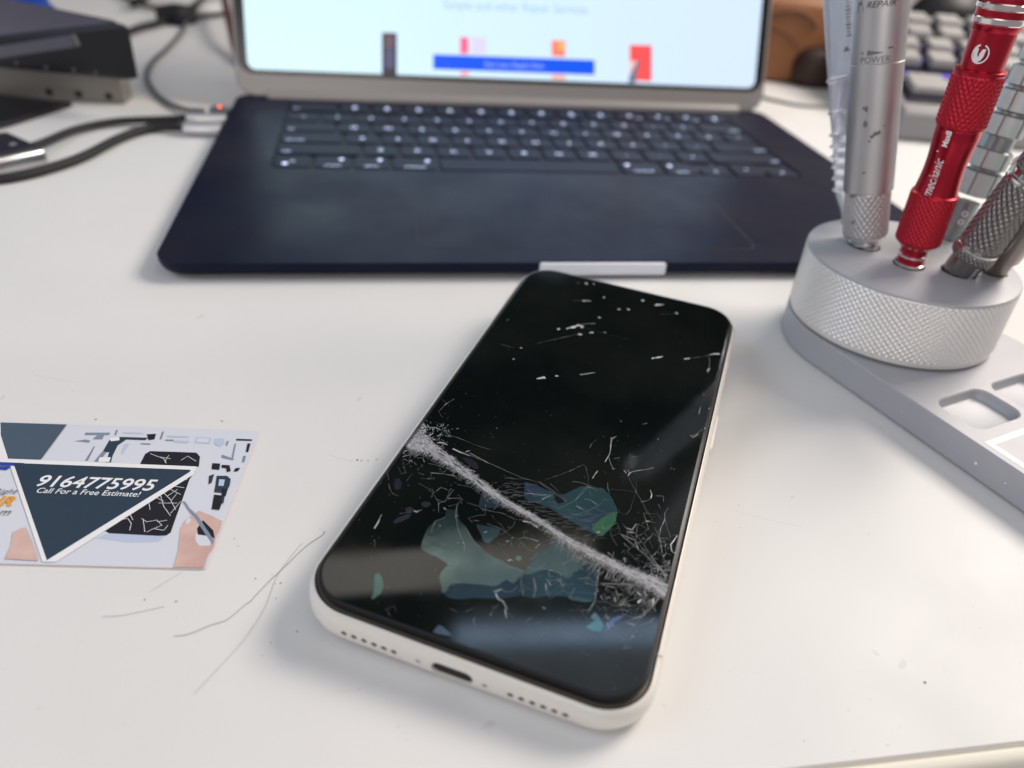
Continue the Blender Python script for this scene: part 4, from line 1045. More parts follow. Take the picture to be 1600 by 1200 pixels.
# hands
cpoly('hand_picture', c7([(1010, 1090), (1045, 980), (1058, 850), (1085, 800), (1125, 770), (1165, 745), (1240, 775), (1300, 805), (1285, 860), (1262, 900), (1252, 960), (1215, 1010), (1190, 1095), (1100, 1092)]), M['skin_print'])
cpoly('hand_picture', c7([(1145, 880), (1190, 885), (1240, 910), (1230, 950), (1170, 950), (1148, 925)]), M['card'])
cpoly('hand_picture', c7([(1155, 850), (1190, 800), (1250, 860), (1260, 910), (1235, 895), (1160, 885)]), M['cardblack'])
cpoly('tool_picture', c7([(1065, 690), (1085, 692), (1110, 730), (1160, 775), (1255, 920), (1245, 945), (1150, 800), (1100, 735), (1080, 702)]), M['slate_part'])
cpoly('hand_picture', c7([(1090, 800), (1110, 785), (1122, 795), (1115, 815), (1090, 825)]), M['card'])
cpoly('hand_picture', c8([(30, 1095), (70, 1010), (80, 930), (130, 905), (160, 900), (200, 990), (240, 1108)]), M['skin_print'])
# white separators and navy shapes
cpoly('white_band', c7([(-60, 436), (1150, 486), (1150, 512), (-60, 462)]), M['cardwhite'])
cpoly('white_band', c7([(1140, 500), (1140, 530), (330, 1045), (250, 1045), (60, 480), (85, 470), (275, 1010)]), M['cardwhite'])
cpoly('slate_triangle', c7([(-60, 226), (392, 240), (242, 443), (48, 438), (-60, 90)]), M['navy2'])
cpoly('white_band', c7([(-60, 226), (5, 226), (5, 300), (50, 440), (-60, 438)]), M['cardwhite'])
cpoly('slate_triangle', c7([(3, 228), (390, 240), (242, 443), (48, 438), (8, 310)]), M['navy2'])
cpoly('blue_stripe', c7([(-60, 458), (140, 466), (150, 475), (130, 486), (60, 482), (-60, 476)]), M['blueprint'])
cpoly('blue_stripe', c7([(-60, 484), (68, 486), (40, 506), (-60, 500)]), M['blueprint'])
cpoly('navy_triangle', c7([(80, 466), (1118, 506), (1110, 520), (276, 1036)]), M['navy'])
def card_text(body, p0, p1, m, shear, bold, hs=1.0):
    a = cxy(*p0); b = cxy(*p1); vs, fs = text2d(body, shear, bold)
    xs = [v[0] for v in vs]; s = (b-a).length/(max(xs)-min(xs)); d = (b-a).normalized(); n = Vector((-d.y, d.x))
    mb = MB(); mb.add([(*(a + d*((x-min(xs))*s) + n*(y*s*hs)), kz[0]+.006) for x, y in vs], fs)
    return mb.build('printed_text', m, face, tf=KTF)
card_text('9164775995', c7([(207, 600)])[0], c7([(895, 628)])[0], M['cardwhite'], .12, .016, 1.0)
card_text('Call For a Free Estimate!', c7([(210, 640)])[0], c7([(815, 664)])[0], M['cardwhite'], .12, .006, 1.05)
card_text('Right', c8([(-42, 688)])[0], c8([(102, 690)])[0], M['grey_ink'], .25, .0)
card_text('REPAIR', c8([(-330, 758)])[0], c8([(72, 765)])[0], M['orange_print'], .2, .03)
card_text('.com', c8([(-120, 820)])[0], c8([(56, 824)])[0], M['grey_ink'], .2, .0)

# ------------------------------------------------------------------ hairs on the desk
def hair(pxs, r, label, m):
    mb = MB(); tube(mb, [at(*p) + Vector((0, 0, .12)) for p in pxs], r*.72, 6, 6)
    return tag(mb.build('hair', m), label, 'hair', 'hairs lying on the desk')
def c9(l): return [(140 + x/3.6375, 780 + y/3.6375) for x, y in l]
hair(c9([(1330, 185), (1325, 205), (1230, 270), (1110, 385), (1010, 480), (905, 592)]), .07, 'long dark hair lying between card and phone, reaching up to the phone corner', M['hair'])
hair(c9([(905, 590), (880, 605), (780, 688), (690, 718), (560, 770), (480, 780)]), .06, 'dark curved hair continuing the longest one down toward the left', M['hair'])
hair(c9([(1210, 250), (1150, 320), (1060, 450), (1000, 610), (900, 770), (780, 910), (590, 1112)]), .05, 'pale grey hair arching down from the longest hair to the lower desk', M['hair_pale'])
hair(c9([(70, 670), (180, 664), (300, 640), (425, 612)]), .05, 'short pale hair below the business card', M['hair_pale'])
hair(c9([(340, 530), (420, 480), (520, 420)]), .03, 'faint hair just under the lower card edge', M['hair_pale'])

# ------------------------------------------------------------------ tool tray and knurled turntable
P1 = at(1267, 570); P2 = at(1600, 805)
dv = Vector((P2.x-P1.x, P2.y-P1.y)).normalized(); nv = Vector((-dv.y, dv.x))
DC = P1.to_2d() + nv*34.6 + dv*(-1.4)
HS = 10.6
tray = thing('tool_tray', 'grey aluminium tray with square pockets under the knurled tool holder', 'tray')
def slab_loop(inset, z, n=28):
    R_ = 34.6 - inset; L = 190
    pts = []
    for k in range(n+1):
        a = pi/2 + pi*k/n
        pts.append((cos(a)*R_, sin(a)*R_))
    pts += [(L-inset, -R_), (L-inset, R_)]
    return [(DC.x + dv.x*x + nv.x*y, DC.y + dv.y*x + nv.y*y, z) for x, y in pts]
mb = MB()
mb.loft([slab_loop(1.2, 0.4), slab_loop(.35, .5), slab_loop(0, 1.0), slab_loop(0, HS-.35), slab_loop(.3, HS)])
slab = mb.build('tray_body', M['alu_matte'], tray, smooth=True, angle=30)
def tr2(px, py, z=HS):
    p = at(px, py, z); d = Vector((p.x, p.y)) - DC; return Vector((d.dot(dv), d.dot(nv)))
# pockets: first one nearest the near edge, second one beyond it
e1 = tr2(1462, 628); e2 = tr2(1530, 604); e3 = tr2(1597, 645); e4 = tr2(1532, 678)
print('pocket', e1, e2, e3, e4, 'frame', tr2(1540, 690), tr2(1600, 665), 'p2', tr2(1555, 592), tr2(1590, 583))
def pocket(x0, x1, y0, y1):
    cut = MB()
    def lp(i, z, r):
        return [(DC.x + dv.x*x + nv.x*y, DC.y + dv.y*x + nv.y*y, z) for x, y, _ in rrect(x1-x0-2*i, y1-y0-2*i, r, 0, 8, (x0+x1)/2, (y0+y1)/2)]
    cut.loft([lp(1.6, HS-3.2, 3.0), lp(.8, HS-2.9, 3.6), lp(.3, HS-2.0, 4.0), lp(0.05, HS-.5, 4.2), lp(-.35, HS+.02, 4.5), lp(-.35, HS+2, 4.5)])
    return cut.build('cut', M['alu_matte'])
x0 = (e1.x+e2.x)/2; x1 = (e3.x+e4.x)/2; y0 = (e1.y+e4.y)/2; y1 = (e2.y+e3.y)/2
PW = y1 - y0
for k in range(3):
    boolean_cut(slab, pocket(x0, x1, y0 + k*(PW+3.2), y0 + k*(PW+3.2) + PW))
slab.data.materials.clear(); slab.data.materials.append(M['alu_matte'])
for p in slab.data.polygons: p.use_smooth = True; p.material_index = 0
try: slab.data.set_sharp_from_angle(angle=radians(28))
except Exception: pass
# pale square outline
f0 = tr2(1538, 691); 
mb = MB()
def tq(xa, xb, ya, yb, z=HS+.05):
    mb.add([(DC.x + dv.x*x + nv.x*y, DC.y + dv.y*x + nv.y*y, z) for x, y in ((xa, ya), (xb, ya), (xb, yb), (xa, yb))], [(0, 1, 2, 3)])
fx, fy, FWD = f0.x, f0.y, 2.0
tq(fx, fx+FWD, fy, fy+60); tq(fx+FWD, fx+60, fy, fy+FWD)
mb.build('pale_outline', M['cardwhite'], tray)
mb = MB()
for px, py, r in ((1529, 722, .5), (1566, 757, .35), (1420, 640, .2)):
    p = P1 + Vector((dv.x, dv.y, 0))*((at(px, py, 5)-P1).to_2d().dot(dv)) ; 
    zc = 5.0
    c = Vector((p.x, p.y, zc)) - Vector((nv.x, nv.y, 0))*.02
    vs = []
    for i in range(9):
        a = 2*pi*i/9; rr = r*random.uniform(.6, 1.2)
        vs.append((c.x + dv.x*rr*cos(a), c.y + dv.y*rr*cos(a), zc + rr*sin(a)))
    mb.add(vs, [tuple(range(9))])
mb.build('nick', M['cardwhite'], tray)
mb = MB()
for _ in range(26):
    x, y = random.uniform(30, 125), random.uniform(-33, 0); a_ = random.uniform(0, pi); L_s = random.uniform(1, 9); w_s = random.uniform(.03, .08)
    if x + L_s > x0 - 1 and y > y0 - 2 and y < y1 + 2: continue
    q = [(x - w_s*sin(a_), y + w_s*cos(a_)), (x + w_s*sin(a_), y - w_s*cos(a_)), (x + L_s*cos(a_) + w_s*sin(a_), y + L_s*sin(a_) - w_s*cos(a_)), (x + L_s*cos(a_) - w_s*sin(a_), y + L_s*sin(a_) + w_s*cos(a_))]
    if min(p[1] for p in q) < -33.5: continue
    mb.add([(DC.x + dv.x*p[0] + nv.x*p[1], DC.y + dv.y*p[0] + nv.y*p[1], HS+.04) for p in q], [(0, 1, 2, 3)])
s_ = mb.build('tray_scratches', M['smudge_light'], tray); s_['kind'] = 'stuff'
# turntable
DR = 34.6; Z0 = HS + .9; ZD = 35.2
disc = thing('tool_holder', 'round silver knurled turntable holding the pens and screwdrivers', 'tool holder')
mb = MB(); lathe(mb, (DC.x, DC.y, HS+.05), (0, 0, 1), [(0, 30), (1.0, 30)], 64); mb.build('spindle', M['black_plastic'], disc)
mb = MB(); knurl(mb, (DC.x, DC.y, 0), (0, 0, 1), Z0 + .9, ZD - 1.0, DR, 100, 1.95, .62, 8)
kn = mb.build('knurled_side', M['alu_knurl'], disc, smooth=True, angle=80)
mb = MB()
lathe(mb, (DC.x, DC.y, 0), (0, 0, 1), [(ZD-1.05, DR-.25), (ZD-.7, DR-.1), (ZD-.25, DR-.35), (ZD, DR-.9)], 128)
mb.build('top_face', M['alu_matte'], disc, smooth=True, angle=25)
mb = MB()
lathe(mb, (DC.x, DC.y, 0), (0, 0, 1), [(Z0, DR-.7), (Z0+.3, DR-.25), (Z0+.95, DR-.15)], 128)
mb.build('lower_rim', M['alu_knurl'], disc, smooth=True)

# ------------------------------------------------------------------ hand tools
def axis(bpx, tpx, ratio, z=ZD):
    B = at(*bpx, z); D = depth(B)*ratio; T = CAM + ray(*tpx)*D
    return B, (T-B).normalized(), T
def s_of(B, d, py):
    lo, hi = -20.0, 400.0
    best = min((abs(proj(B + d*s)[1] - py), s) for s in [x*.5 for x in range(-20, 260)])
    return best[1]
def wrap(name, body_vf, B, d, s, phi, r, w, rot, m, parent, hs=1.0, rf=None):
    """wrap flat 2-D shapes on a tube; rot turns the writing (0: across the axis, 90: along it)"""
    vs, fs = body_vf; u, v = frame_of(d)
    xs = [a for a, b in vs]; ys = [b for a, b in vs]
    k = w/(max(xs)-min(xs)); cx = (max(xs)+min(xs))/2; cy = (max(ys)+min(ys))/2
    mb = MB(); out = []
    for a, b in vs:
        x = (a-cx)*k; y = (b-cy)*k*hs
        X = x*cos(rot) - y*sin(rot); Y = x*sin(rot) + y*cos(rot)
        t = phi + X/r
        rr = (rf(s+Y) if rf else r) + .06
        out.append(B + d*(s+Y) + u*(rr*cos(t)) + v*(rr*sin(t)))
    mb.add(out, fs)
    return mb.build(name, m, parent)
def grip(parent, B, d, s0, s1, r, nc, p, h, m, name='knurled_grip'):
    mb = MB(); knurl(mb, B, d, s0, s1, r, nc, p, h, 8); return mb.build(name, m, parent)
def turned(parent, B, d, prof, m, name, n=56):
    mb = MB(); lathe(mb, B, d, prof, n); return mb.build(name, m, parent, smooth=True, angle=28)

for px, py, r_ in ((1350, 383, 5.6), (1420, 413, 5.2), (1499, 424, 5.9), (1553, 425, 4.3), (1486, 372, 4.2), (1336, 352, 5.0)):
    c_ = at(px, py, ZD); mb = MB(); lathe(mb, (c_.x, c_.y, 0), (0, 0, 1), [(ZD-.5, r_), (ZD+.03, r_)], 32)
    mb.build('socket', M['dark_hole'], disc)
# 1 silver pen
B, d, T = axis((1350, 383), (1378, 0), .875)
sp = thing('grinding_pen', 'thick silver power pen with worn paint spots, standing left in the tool holder', 'pen')
sk0, sk1, sl, sT = s_of(B, d, 372), s_of(B, d, 297), s_of(B, d, 95), 150
print('silver s', sk0, sk1, sl)
turned(sp, B, d, [(-2, 4.6), (0.1, 4.6), (.7, 5.0), (1.6, 5.0), (2.0, 4.4), (2.6, 4.4)], M['chrome'], 'nozzle')
turned(sp, B, d, [(2.4, 5.4), (3.4, 6.6), (3.9, 6.9)], M['alu_knurl'], 'grip_end')
grip(sp, B, d, 3.8, sk1, 7.35, 26, 2.6, .4, M['alu_pen'])
turned(sp, B, d, [(sk1-.1, 7.4), (sk1+.2, 7.85), (sl-.2, 7.9), (sl, 7.75)], M['alu_pen'], 'barrel')
turned(sp, B, d, [(sl, 7.8), (sl+.3, 7.98), (sT, 7.98), (sT+1, 7.2)], M['alu_pen'], 'upper_barrel')
wrap('lettering', text2d('POWER'), B, d, s_of(B, d, 88), .02, 8.0, 8.6, pi, M['grey_ink'], sp, 1.0) if False else None
def rot_for(B, d): return 0.0
wrap('lettering', text2d('POWER'), B, d, s_of(B, d, 88), -.02, 8.0, 8.8, 0.0, M['grey_ink'], sp)
wrap('arrow_mark', ([(.32*i, .042*i*1) for i in range(11)] + [(.32*i, 1.0-.058*i) for i in range(11)], [(i, i+1, 12+i, 11+i) for i in range(10)]), B, d, s_of(B, d, 77), -.03, 8.0, 4.9, 0.0, M['grey_ink'], sp)
wrap('plus_mark', text2d('+'), B, d, s_of(B, d, 77), -.52, 8.0, 1.2, 0.0, M['grey_ink'], sp)
wrap('minus_mark', text2d('-'), B, d, s_of(B, d, 73), .50, 8.0, 1.5, 0.0, M['grey_ink'], sp)
wrap('lettering', text2d('REPAIR', .3), B, d, s_of(B, d, 4), .05, 8.0, 8.4, 0.0, M['black_ink'], sp, .9)
for (py, ph, w, sh) in ((164, -.28, 2.0, [(0, .5), (.3, .9), (.5, .75), (.8, 1), (1, .6), (.9, 0), (.6, .1), (.4, .4)]), (186, -.22, 1.5, [(.3, 0), (0, .5), (.2, 1.3), (.5, 1.6), (.7, 1.2), (1, .9), (.9, .2)]),
                        (203, .18, 3.2, [(0, .3), (.3, .5), (.45, .8), (.6, .7), (1, .9), (1.1, .5), (.8, .35), (.5, .3), (.35, .1), (.1, 0)]), (192, .5, .8, [(0, 0), (.6, .9), (1, .7), (.5, 0)]), (212, -.02, 1.0, [(0, 0), (.2, .5), (1, .6), (.8, .1)]),
                        (262, -.14, .9, [(0, 0), (.1, .8), (.8, 1), (1, .2)]), (7, -.75, 2.6, [(0, 0), (.1, 1.2), (.6, 1.4), (1, .3)]), (298, -.62, 2.4, [(0, 0), (.3, .5), (1, .35), (.7, 0)]), (340, -.5, 1.0, [(0, 0), (.3, 1), (1, 1.2), (.8, .2)])):
    N_ = len(sh); f_ = [tuple(range(N_))]
    wrap('worn_spot', (sh, f_), B, d, s_of(B, d, py), ph, 7.95 if py < 290 else 7.6, w, 0.0, M['grey_ink'], sp)

# 2 clear ribbed tube behind it
B, d, T = axis((1336, 352), (1318, 0), .93)
ct = thing('clear_syringe', 'clear ribbed plastic tube standing behind the silver pen', 'plastic tube')
prof = [(0, 4.2), (6, 4.6)]
s = s_of(B, d, 300)
prof += [(s, 6.0)]
yl = 297
while yl > 195:
    a = s_of(B, d, yl)
    prof += [(a, 6.0), (a+.5, 7.1), (a+1.0, 7.15), (a+1.6, 6.2)]
    yl -= 17.5
for yl in (173, 123):
    a = s_of(B, d, yl); prof += [(a-.4, 6.4), (a, 7.0), (a+.7, 7.0), (a+1.0, 6.5)]
prof += [(170, 6.7)]
prof = sorted(prof)
turned(ct, B, d, prof, M['clear'], 'tube_body', 40)
turned(ct, B, d, [(s_of(B, d, 115), 3.9), (165, 3.9)], M['cardwhite'], 'white_plunger', 24)
for i in range(34):
    wrap('scale_mark', ([(0, 0), (1, 0), (1, .35), (0, .35)], [(0, 1, 2, 3)]), B, d, s_of(B, d, 60) + i*1.15, .25, 6.75, random.choice((1.2, 1.5, .9)), 0.0, M['grey_ink'], ct) if i < 26 else None
wrap('warning_mark', ([(0, 0), (2, 0), (1, 1.6)], [(0, 1, 2)]), B, d, s_of(B, d, 78), .1, 6.75, 2.2, 0.0, M['grey_ink'], ct)

# 3 red screwdriver
B, d, T = axis((1420, 413), (1514.6, 157), .885)
rd = thing('red_screwdriver', 'red anodised screwdriver with knurled grips and white lettering in the tool holder', 'screwdriver')
Y = lambda py: s_of(B, d, py)
turned(rd, B, d, [(-1, 4.4), (.05, 4.4), (.3, 4.75), (1.1, 4.75), (1.3, 4.3)], M['red_band'], 'lower_ring')
turned(rd, B, d, [(1.2, 4.2), (2.2, 4.2), (3.2, 4.35)], M['red'], 'neck')
turned(rd, B, d, [(3.1, 4.3), (3.4, 4.6), (4.0, 4.6), (4.3, 4.2)], M['red_band'], 'ring')
turned(rd, B, d, [(4.2, 4.0), (6.2, 4.3), (7.4, 5.6), (8.1, 6.2), (8.6, 6.3)], M['red'], 'collar')
k0, k1, k2, k3 = 8.5, Y(300), Y(196), Y(106)
print('red s', k0, k1, k2, k3, Y(50), Y(10))
grip(rd, B, d, k0, k1, 7.15, 30, 1.8, .34, M['red_knurl'])
m_ = (k1+k2)/2
def waist_r(s):
    t = min(1, max(0, (s-k1-.5)/(k2-k1-.8))); return 6.45 - .75*sin(pi*min(1, t*1.15))*(1-.35*t)
turned(rd, B, d, [(k1-.05, 7.0), (k1+.3, 6.5)] + [(k1+.5+(k2-k1-.8)*t, waist_r(k1+.5+(k2-k1-.8)*t)) for t in [i/24 for i in range(25)]] + [(k2-.2, 6.5), (k2, 6.9)], M['red'], 'waist')
grip(rd, B, d, k2-.05, k3-1.4, 7.2, 28, 2.4, .44, M['red_knurl'])
turned(rd, B, d, [(k3-1.45, 6.9), (k3-.9, 7.2), (k3-.2, 7.15), (k3, 6.3)], M['red'], 'shoulder')
b1, b2, b3 = Y(50), Y(33), Y(8)
turned(rd, B, d, [(k3-.2, 5.75), (b1, 5.95), (b1+.8, 6.4), (b2-.6, 6.5)], M['red'], 'sleeve')
turned(rd, B, d, [(b2-.6, 6.5), (b2-.2, 6.95), (b2+1.1, 7.05), (b2+1.4, 6.8)], M['red_band'], 'silver_band')
turned(rd, B, d, [(b2+1.3, 6.7), (b3-.8, 6.7)], M['red'], 'band_gap')
turned(rd, B, d, [(b3-.8, 6.8), (b3-.4, 7.15), (b3+.8, 7.15), (b3+1.1, 6.8)], M['red_band'], 'silver_band')
turned(rd, B, d, [(b3+1.1, 6.8), (b3+8, 6.8), (b3+12, 5.8), (b3+14, 3)], M['red'], 'cap')
wrap('lettering', text2d('mechanic', .35), B, d, s_of(B, d, 272), -.37, 5.9, (Y(238)-Y(303))*.88, pi/2, M['white_ink'], rd, 1.25, rf=waist_r)
wrap('lettering', text2d('Max8', 0, .03), B, d, s_of(B, d, 212), -.36, 6.0, (Y(206)-Y(236))*.86, pi/2, M['white_ink'], rd, 1.0, rf=waist_r)
wrap('registered_mark', ([(cos(i*pi/5), sin(i*pi/5)) for i in range(10)], [tuple(range(10))]), B, d, s_of(B, d, 232), -.62, 6.0, .8, 0.0, M['white_ink'], rd)
# round badge: ring with a broken shield
ringv = []; ringf = []
for i in range(20):
    a = 2*pi*i/20; w_ = .82 if 3 < i < 16 else .87
    ringv += [(cos(a)*1.0, sin(a)*1.15), (cos(a)*w_*.98, sin(a)*w_*1.13)]
for i in range(20):
    if i in (4, 5): continue
    j = (i+1) % 20; ringf.append((2*i, 2*j, 2*j+1, 2*i+1))
o_ = len(ringv)
sh1 = [(-.80, .2), (-.62, .62), (-.45, .7), (-.32, .5), (-.30, -.1), (-.1, -.45), (-.05, .1), (.12, .55), (.5, .65), (.45, -.3), (.25, -.75), (-.25, -1.0), (-.5, -.8), (-.7, -.35)]
ringv += sh1; ringf.append(tuple(o_ + i for i in reversed(range(len(sh1)))))
wrap('badge', (ringv, ringf), B, d, s_of(B, d, 80), -.28, 5.9, 4.6, 0.0, M['white_ink'], rd)

# 4 grey stepped screwdriver
B, d, T = axis((1486, 372), (1573, 195), .93)
gs = thing('grey_screwdriver', 'pale grey screwdriver with square raised panels, between the red and the dark one', 'screwdriver')
Y = lambda py: s_of(B, d, py)
turned(gs, B, d, [(-2, 3.6), (3, 3.6), (Y(315), 3.9)], M['greygreen'], 'shaft')
cuts = [(303, 267), (263, 232), (212, 180), (176, 142), (137, 105), (100, 60)]
for a, b in cuts:
    sa, sb = Y(a), Y(b)
    turned(gs, B, d, [(sa, 5.4), (sa+.5, 6.1), (sb-.5, 6.1), (sb, 5.5)], M['greygreen'], 'raised_ring')
    u, v = frame_of(d)
    for q in range(6):
        mb = MB(); a0 = -.25 + q*2*pi/6
        vs = []
        nn = 6
        for s_ in (sa+.4, sb-.4):
            for k in range(nn+1):
                t = a0 + .95*k/nn
                vs.append(B + d*s_ + u*(6.35*cos(t)) + v*(6.35*sin(t)))
        mb.add(vs, [(k, k+1, nn+1+k+1, nn+1+k) for k in range(nn)])
        mb.build('pale_panel', M['greylight'], gs)
turned(gs, B, d, [(Y(304), 4.9), (Y(55), 4.9)], M['greygreen'], 'core')
for py in (331, 343):
    wrap('size_mark', ([(cos(i*pi/6)*(1 if k else .55), sin(i*pi/6)*(1 if k else .55)) for k in (0, 1) for i in range(12)], [(i, (i+1) % 12, 12+(i+1) % 12, 12+i) for i in range(12)]), B, d, Y(py), .1, 3.95, 2.1, 0.0, M['white_ink'], gs)

# 5 dark knurled screwdriver with cotton on top
B, d, T = axis((1499, 424), (1592, 304), .905)
dk = thing('dark_screwdriver', 'dark gunmetal knurled screwdriver leaning right out of the tool holder', 'screwdriver')
Y = lambda py: s_of(B, d, py)
print('dark s', Y(395), Y(380), Y(300), d)
s1, s2 = 7.5, 11.0
turned(dk, B, d, [(-1.5, 4.9), (0, 4.9), (.5, 5.3), (s1, 5.3)], M['gun'], 'ferrule')
grip(dk, B, d, s1, s2, 7.0, 30, 1.8, .36, M['gun'], 'knurled_collar')
turned(dk, B, d, [(s2-.1, 6.6), (s2+.2, 6.95), (s2+.9, 6.9), (s2+1.1, 6.4)], M['chrome'], 'bright_ring')
sE = Y(282)
grip(dk, B, d, s2+1.0, sE, 6.7, 20, 2.5, .55, M['gun'])
turned(dk, B, d, [(sE-.1, 6.3), (sE+.2, 6.7), (sE+1.0, 6.6), (sE+1.3, 5.6), (sE+3, 5.6)], M['chrome'], 'upper_ring')
grip(dk, B, d, sE+3, sE+14, 6.4, 20, 2.5, .5, M['gun'], 'upper_grip')
for k in range(4):
    wrap('notch', ([(0, 0), (1, 0), (1, .3), (0, .3)], [(0, 1, 2, 3)]), B, d, 2.0 + k*1.2, .75, 5.35, 1.2, 0.3, M['white_ink'], dk)
ctn = thing('cotton_bud', 'fluffy off-white cotton tuft resting against the dark screwdriver', 'cotton')
mb = MB()
cB = CAM + ray(1600, 259)*depth(T)*1.0
for _ in range(900):
    a, b = random.uniform(0, 2*pi), random.uniform(-1, 1); q = math.sqrt(1-b*b)
    nd = Vector((q*cos(a), q*sin(a), b)); p = cB + nd*random.uniform(2.2, 3.5)
    t_ = nd.cross(Vector((random.random()-.5, random.random()-.5, random.random()-.5))).normalized()
    q2 = p + t_*random.uniform(.5, 1.5) + nd*random.uniform(-.2, .6); w = nd.cross(t_)*random.uniform(.06, .2)
    mb.add([p-w, p+w, q2+w, q2-w], [(0, 1, 2, 3)])
for i in range(3):
    pass
mb.build('cotton_fibres', M['cotton'], ctn)
mb = MB(); mb.loft([[cB + Vector((r_*cos(2*pi*i/16), r_*sin(2*pi*i/16), z)) for i in range(16)] for z, r_ in ((-2.9, .4), (-2.4, 1.6), (-1.2, 2.6), (0, 2.9), (1.2, 2.6), (2.4, 1.6), (2.9, .4))])
mb.build('cotton_core', M['cotton'], ctn, smooth=True)

# 6 bronze grey shaft at the right edge
B, d, T = axis((1553, 425), (1600, 366), .93)
bz = thing('bronze_screwdriver', 'slim bronze grey screwdriver behind the dark one at the right edge of the holder', 'screwdriver')
turned(bz, B, d, [(-1, 3.6), (.3, 3.6), (1.6, 3.7)], M['gun'], 'foot')
turned(bz, B, d, [(1.6, 3.5), (9, 3.6)], M['brownmetal'], 'shaft')
turned(bz, B, d, [(9, 4.0), (9.4, 4.4), (40, 4.6)], M['brownmetal'], 'handle')

# clear label on the turntable
mb = MB()
vs = [at(px, py, ZD) for px, py in ((1462, 352), (1512, 370), (1505, 395), (1468, 400), (1446, 394), (1456, 372))]
mb.add([v + Vector((0, 0, .12)) for v in vs], [tuple(reversed(range(len(vs))))])
lab = mb.build('clear_sticker', M['clear_tab']); tag(lab, 'small clear sticker on the turntable top behind the red screwdriver', 'sticker')
mb = MB()
vs_, fs_ = text2d('10/24')
a_ = at(1450, 394, ZD); b_2 = at(1482, 372, ZD); dd_ = (b_2-a_); L_ = dd_.length; dd_.normalize(); nn_ = Vector((-dd_.y, dd_.x, 0))
xs_ = [v[0] for v in vs_]; k_ = L_/(max(xs_)-min(xs_))
mb.add([a_ + dd_*((x-min(xs_))*k_) + nn_*(y*k_) + Vector((0, 0, .18)) for x, y in vs_], fs_)
mb.build('faint_print', M['cardwhite'], lab)

# ------------------------------------------------------------------ cables and plugs at the laptop's left side
def cable(name, pxs, r, m, label, cat='cable', z=None, group=None):
    mb = MB(); pts = []
    for p in pxs:
        zz = p[2] if len(p) > 2 else r
        pts.append(at(p[0], p[1], zz))
    tube(mb, pts, r, 12, 8)
    return tag(mb.build(name, m, smooth=True), label, cat, group)
def plug(p0, p1, z, w, h, m, label):
    a = at(*p0, z); b = at(*p1, z); d = (b-a); L = d.length; ang = math.atan2(d.y, d.x); c = (a+b)/2
    t = thing('cable_plug', label, 'plug', (c.x, c.y, z), (0, 0, ang), 'plugs at the laptop side')
    mb = MB()
    mb.loft([[(x, y*(1-i), zz*(1-i)) for y, zz, _ in rrect(w, h, min(w, h)/2-.05, 0, 8)] for x, i in ((-L/2, .14), (-L/2+.6, 0), (L/2-.6, 0), (L/2, .1))])
    mb.build('shell', m, t, smooth=True)
    mb = MB(); mb.loft([[(x, y, zz) for y, zz, _ in rrect(w*.7, h*.5, h*.22, 0, 6)] for x in (L/2-.2, L/2+3.2)])
    mb.build('tip', M['plug'], t)
    mb = MB(); mb.loft([[(x, y*k, zz*k) for y, zz, _ in rrect(w*.62, h*.8, h*.36, 0, 6)] for x, k in ((-L/2-3.5, .75), (-L/2-2, .9), (-L/2+.2, 1))])
    mb.build('strain_relief', M['cable'], t)
    return t
plug((293, 184), (352, 187), 5.2, 8.5, 5.2, M['plug'], 'upper silver cable plug at the left side of the laptop')
plug((288, 199), (346, 202), 4.2, 8.5, 5.2, M['plug'], 'lower silver cable plug, nearer the camera, at the left side of the laptop')
cable('cable', [(-40, 262, 8), (20, 240, 5), (70, 222, 4), (120, 202, 3), (180, 190, 3), (240, 187, 4), (293, 185, 5)], 2.0, M['cable'], 'black cable running from the grey hub to the upper silver plug', group='black cables to the laptop')
cable('cable', [(-40, 284, 2.2), (20, 277, 2.2), (75, 264, 2.2), (130, 245, 2.2), (190, 215, 2.2), (240, 199, 3), (290, 199, 4)], 2.4, M['cable'], 'thick black cable passing in front of the hub to the lower silver plug', group='black cables to the laptop')
mg = cable('cable', [(330, -20, 3), (312, 6, 3), (293, 30, 3), (285, 50, 3), (262, 75, 2), (238, 97, 2), (229, 120, 2), (240, 142, 2), (262, 160, 2), (290, 171, 3), (318, 173, 5)], 1.5, M['cable_grey'], 'thin grey charging cable curling down to the orange lit plug')
t = thing('charging_plug', 'small dark charging plug with an orange light on the laptop side', 'plug')
a = at(330, 172, 5.5); b = at(358, 175, 5.5)
mb = MB(); c = (a+b)/2; ang = math.atan2((b-a).y, (b-a).x)
mb.box((c.x, c.y, 5.3), ((b-a).length, 8, 5), ang); mb.build('plug_body', M['cable_grey'], t, bevel=1.2)
lc = at(343, 166, 8.3); mb = MB(); lathe(mb, (lc.x, lc.y, 7.8), (0, 0, 1), [(0, .8), (.35, .8)], 16); mb.build('charge_light', M['led'], t)
cable('cable', [(196, 52, 4), (215, 44, 4), (240, 38, 4), (264, 31, 4)], 2.6, M['cable'], 'short black cable joining the black box and the dark clip')
cable('cable', [(290, 27, 4), (320, 25, 3), (350, 22, 2), (390, 17, 2)], 1.8, M['cable'], 'black cable running behind the laptop lid from the dark clip')
t = thing('cable_adapter', 'small black cable adapter on the desk right of the black box', 'adapter')
a = at(261, 30, 5); b = at(292, 24, 5); c = (a+b)/2; ang = math.atan2((b-a).y, (b-a).x)
mb = MB(); mb.box((c.x, c.y, 7), ((b-a).length, 26, 14), ang); mb.build('adapter_body', M['black_plastic'], t, bevel=3)
cable('cable', [(180, -10, 4), (215, 4, 4), (250, 14, 4), (275, 22, 4), (300, 10, 6), (330, -14, 6)], 2.0, M['cable'], 'black cable looping along the top left edge')
cable('cable', [(205, 6, 6), (222, -2, 10), (240, -16, 6)], 3.4, M['cable'], 'short thick black cable piece at the top edge')
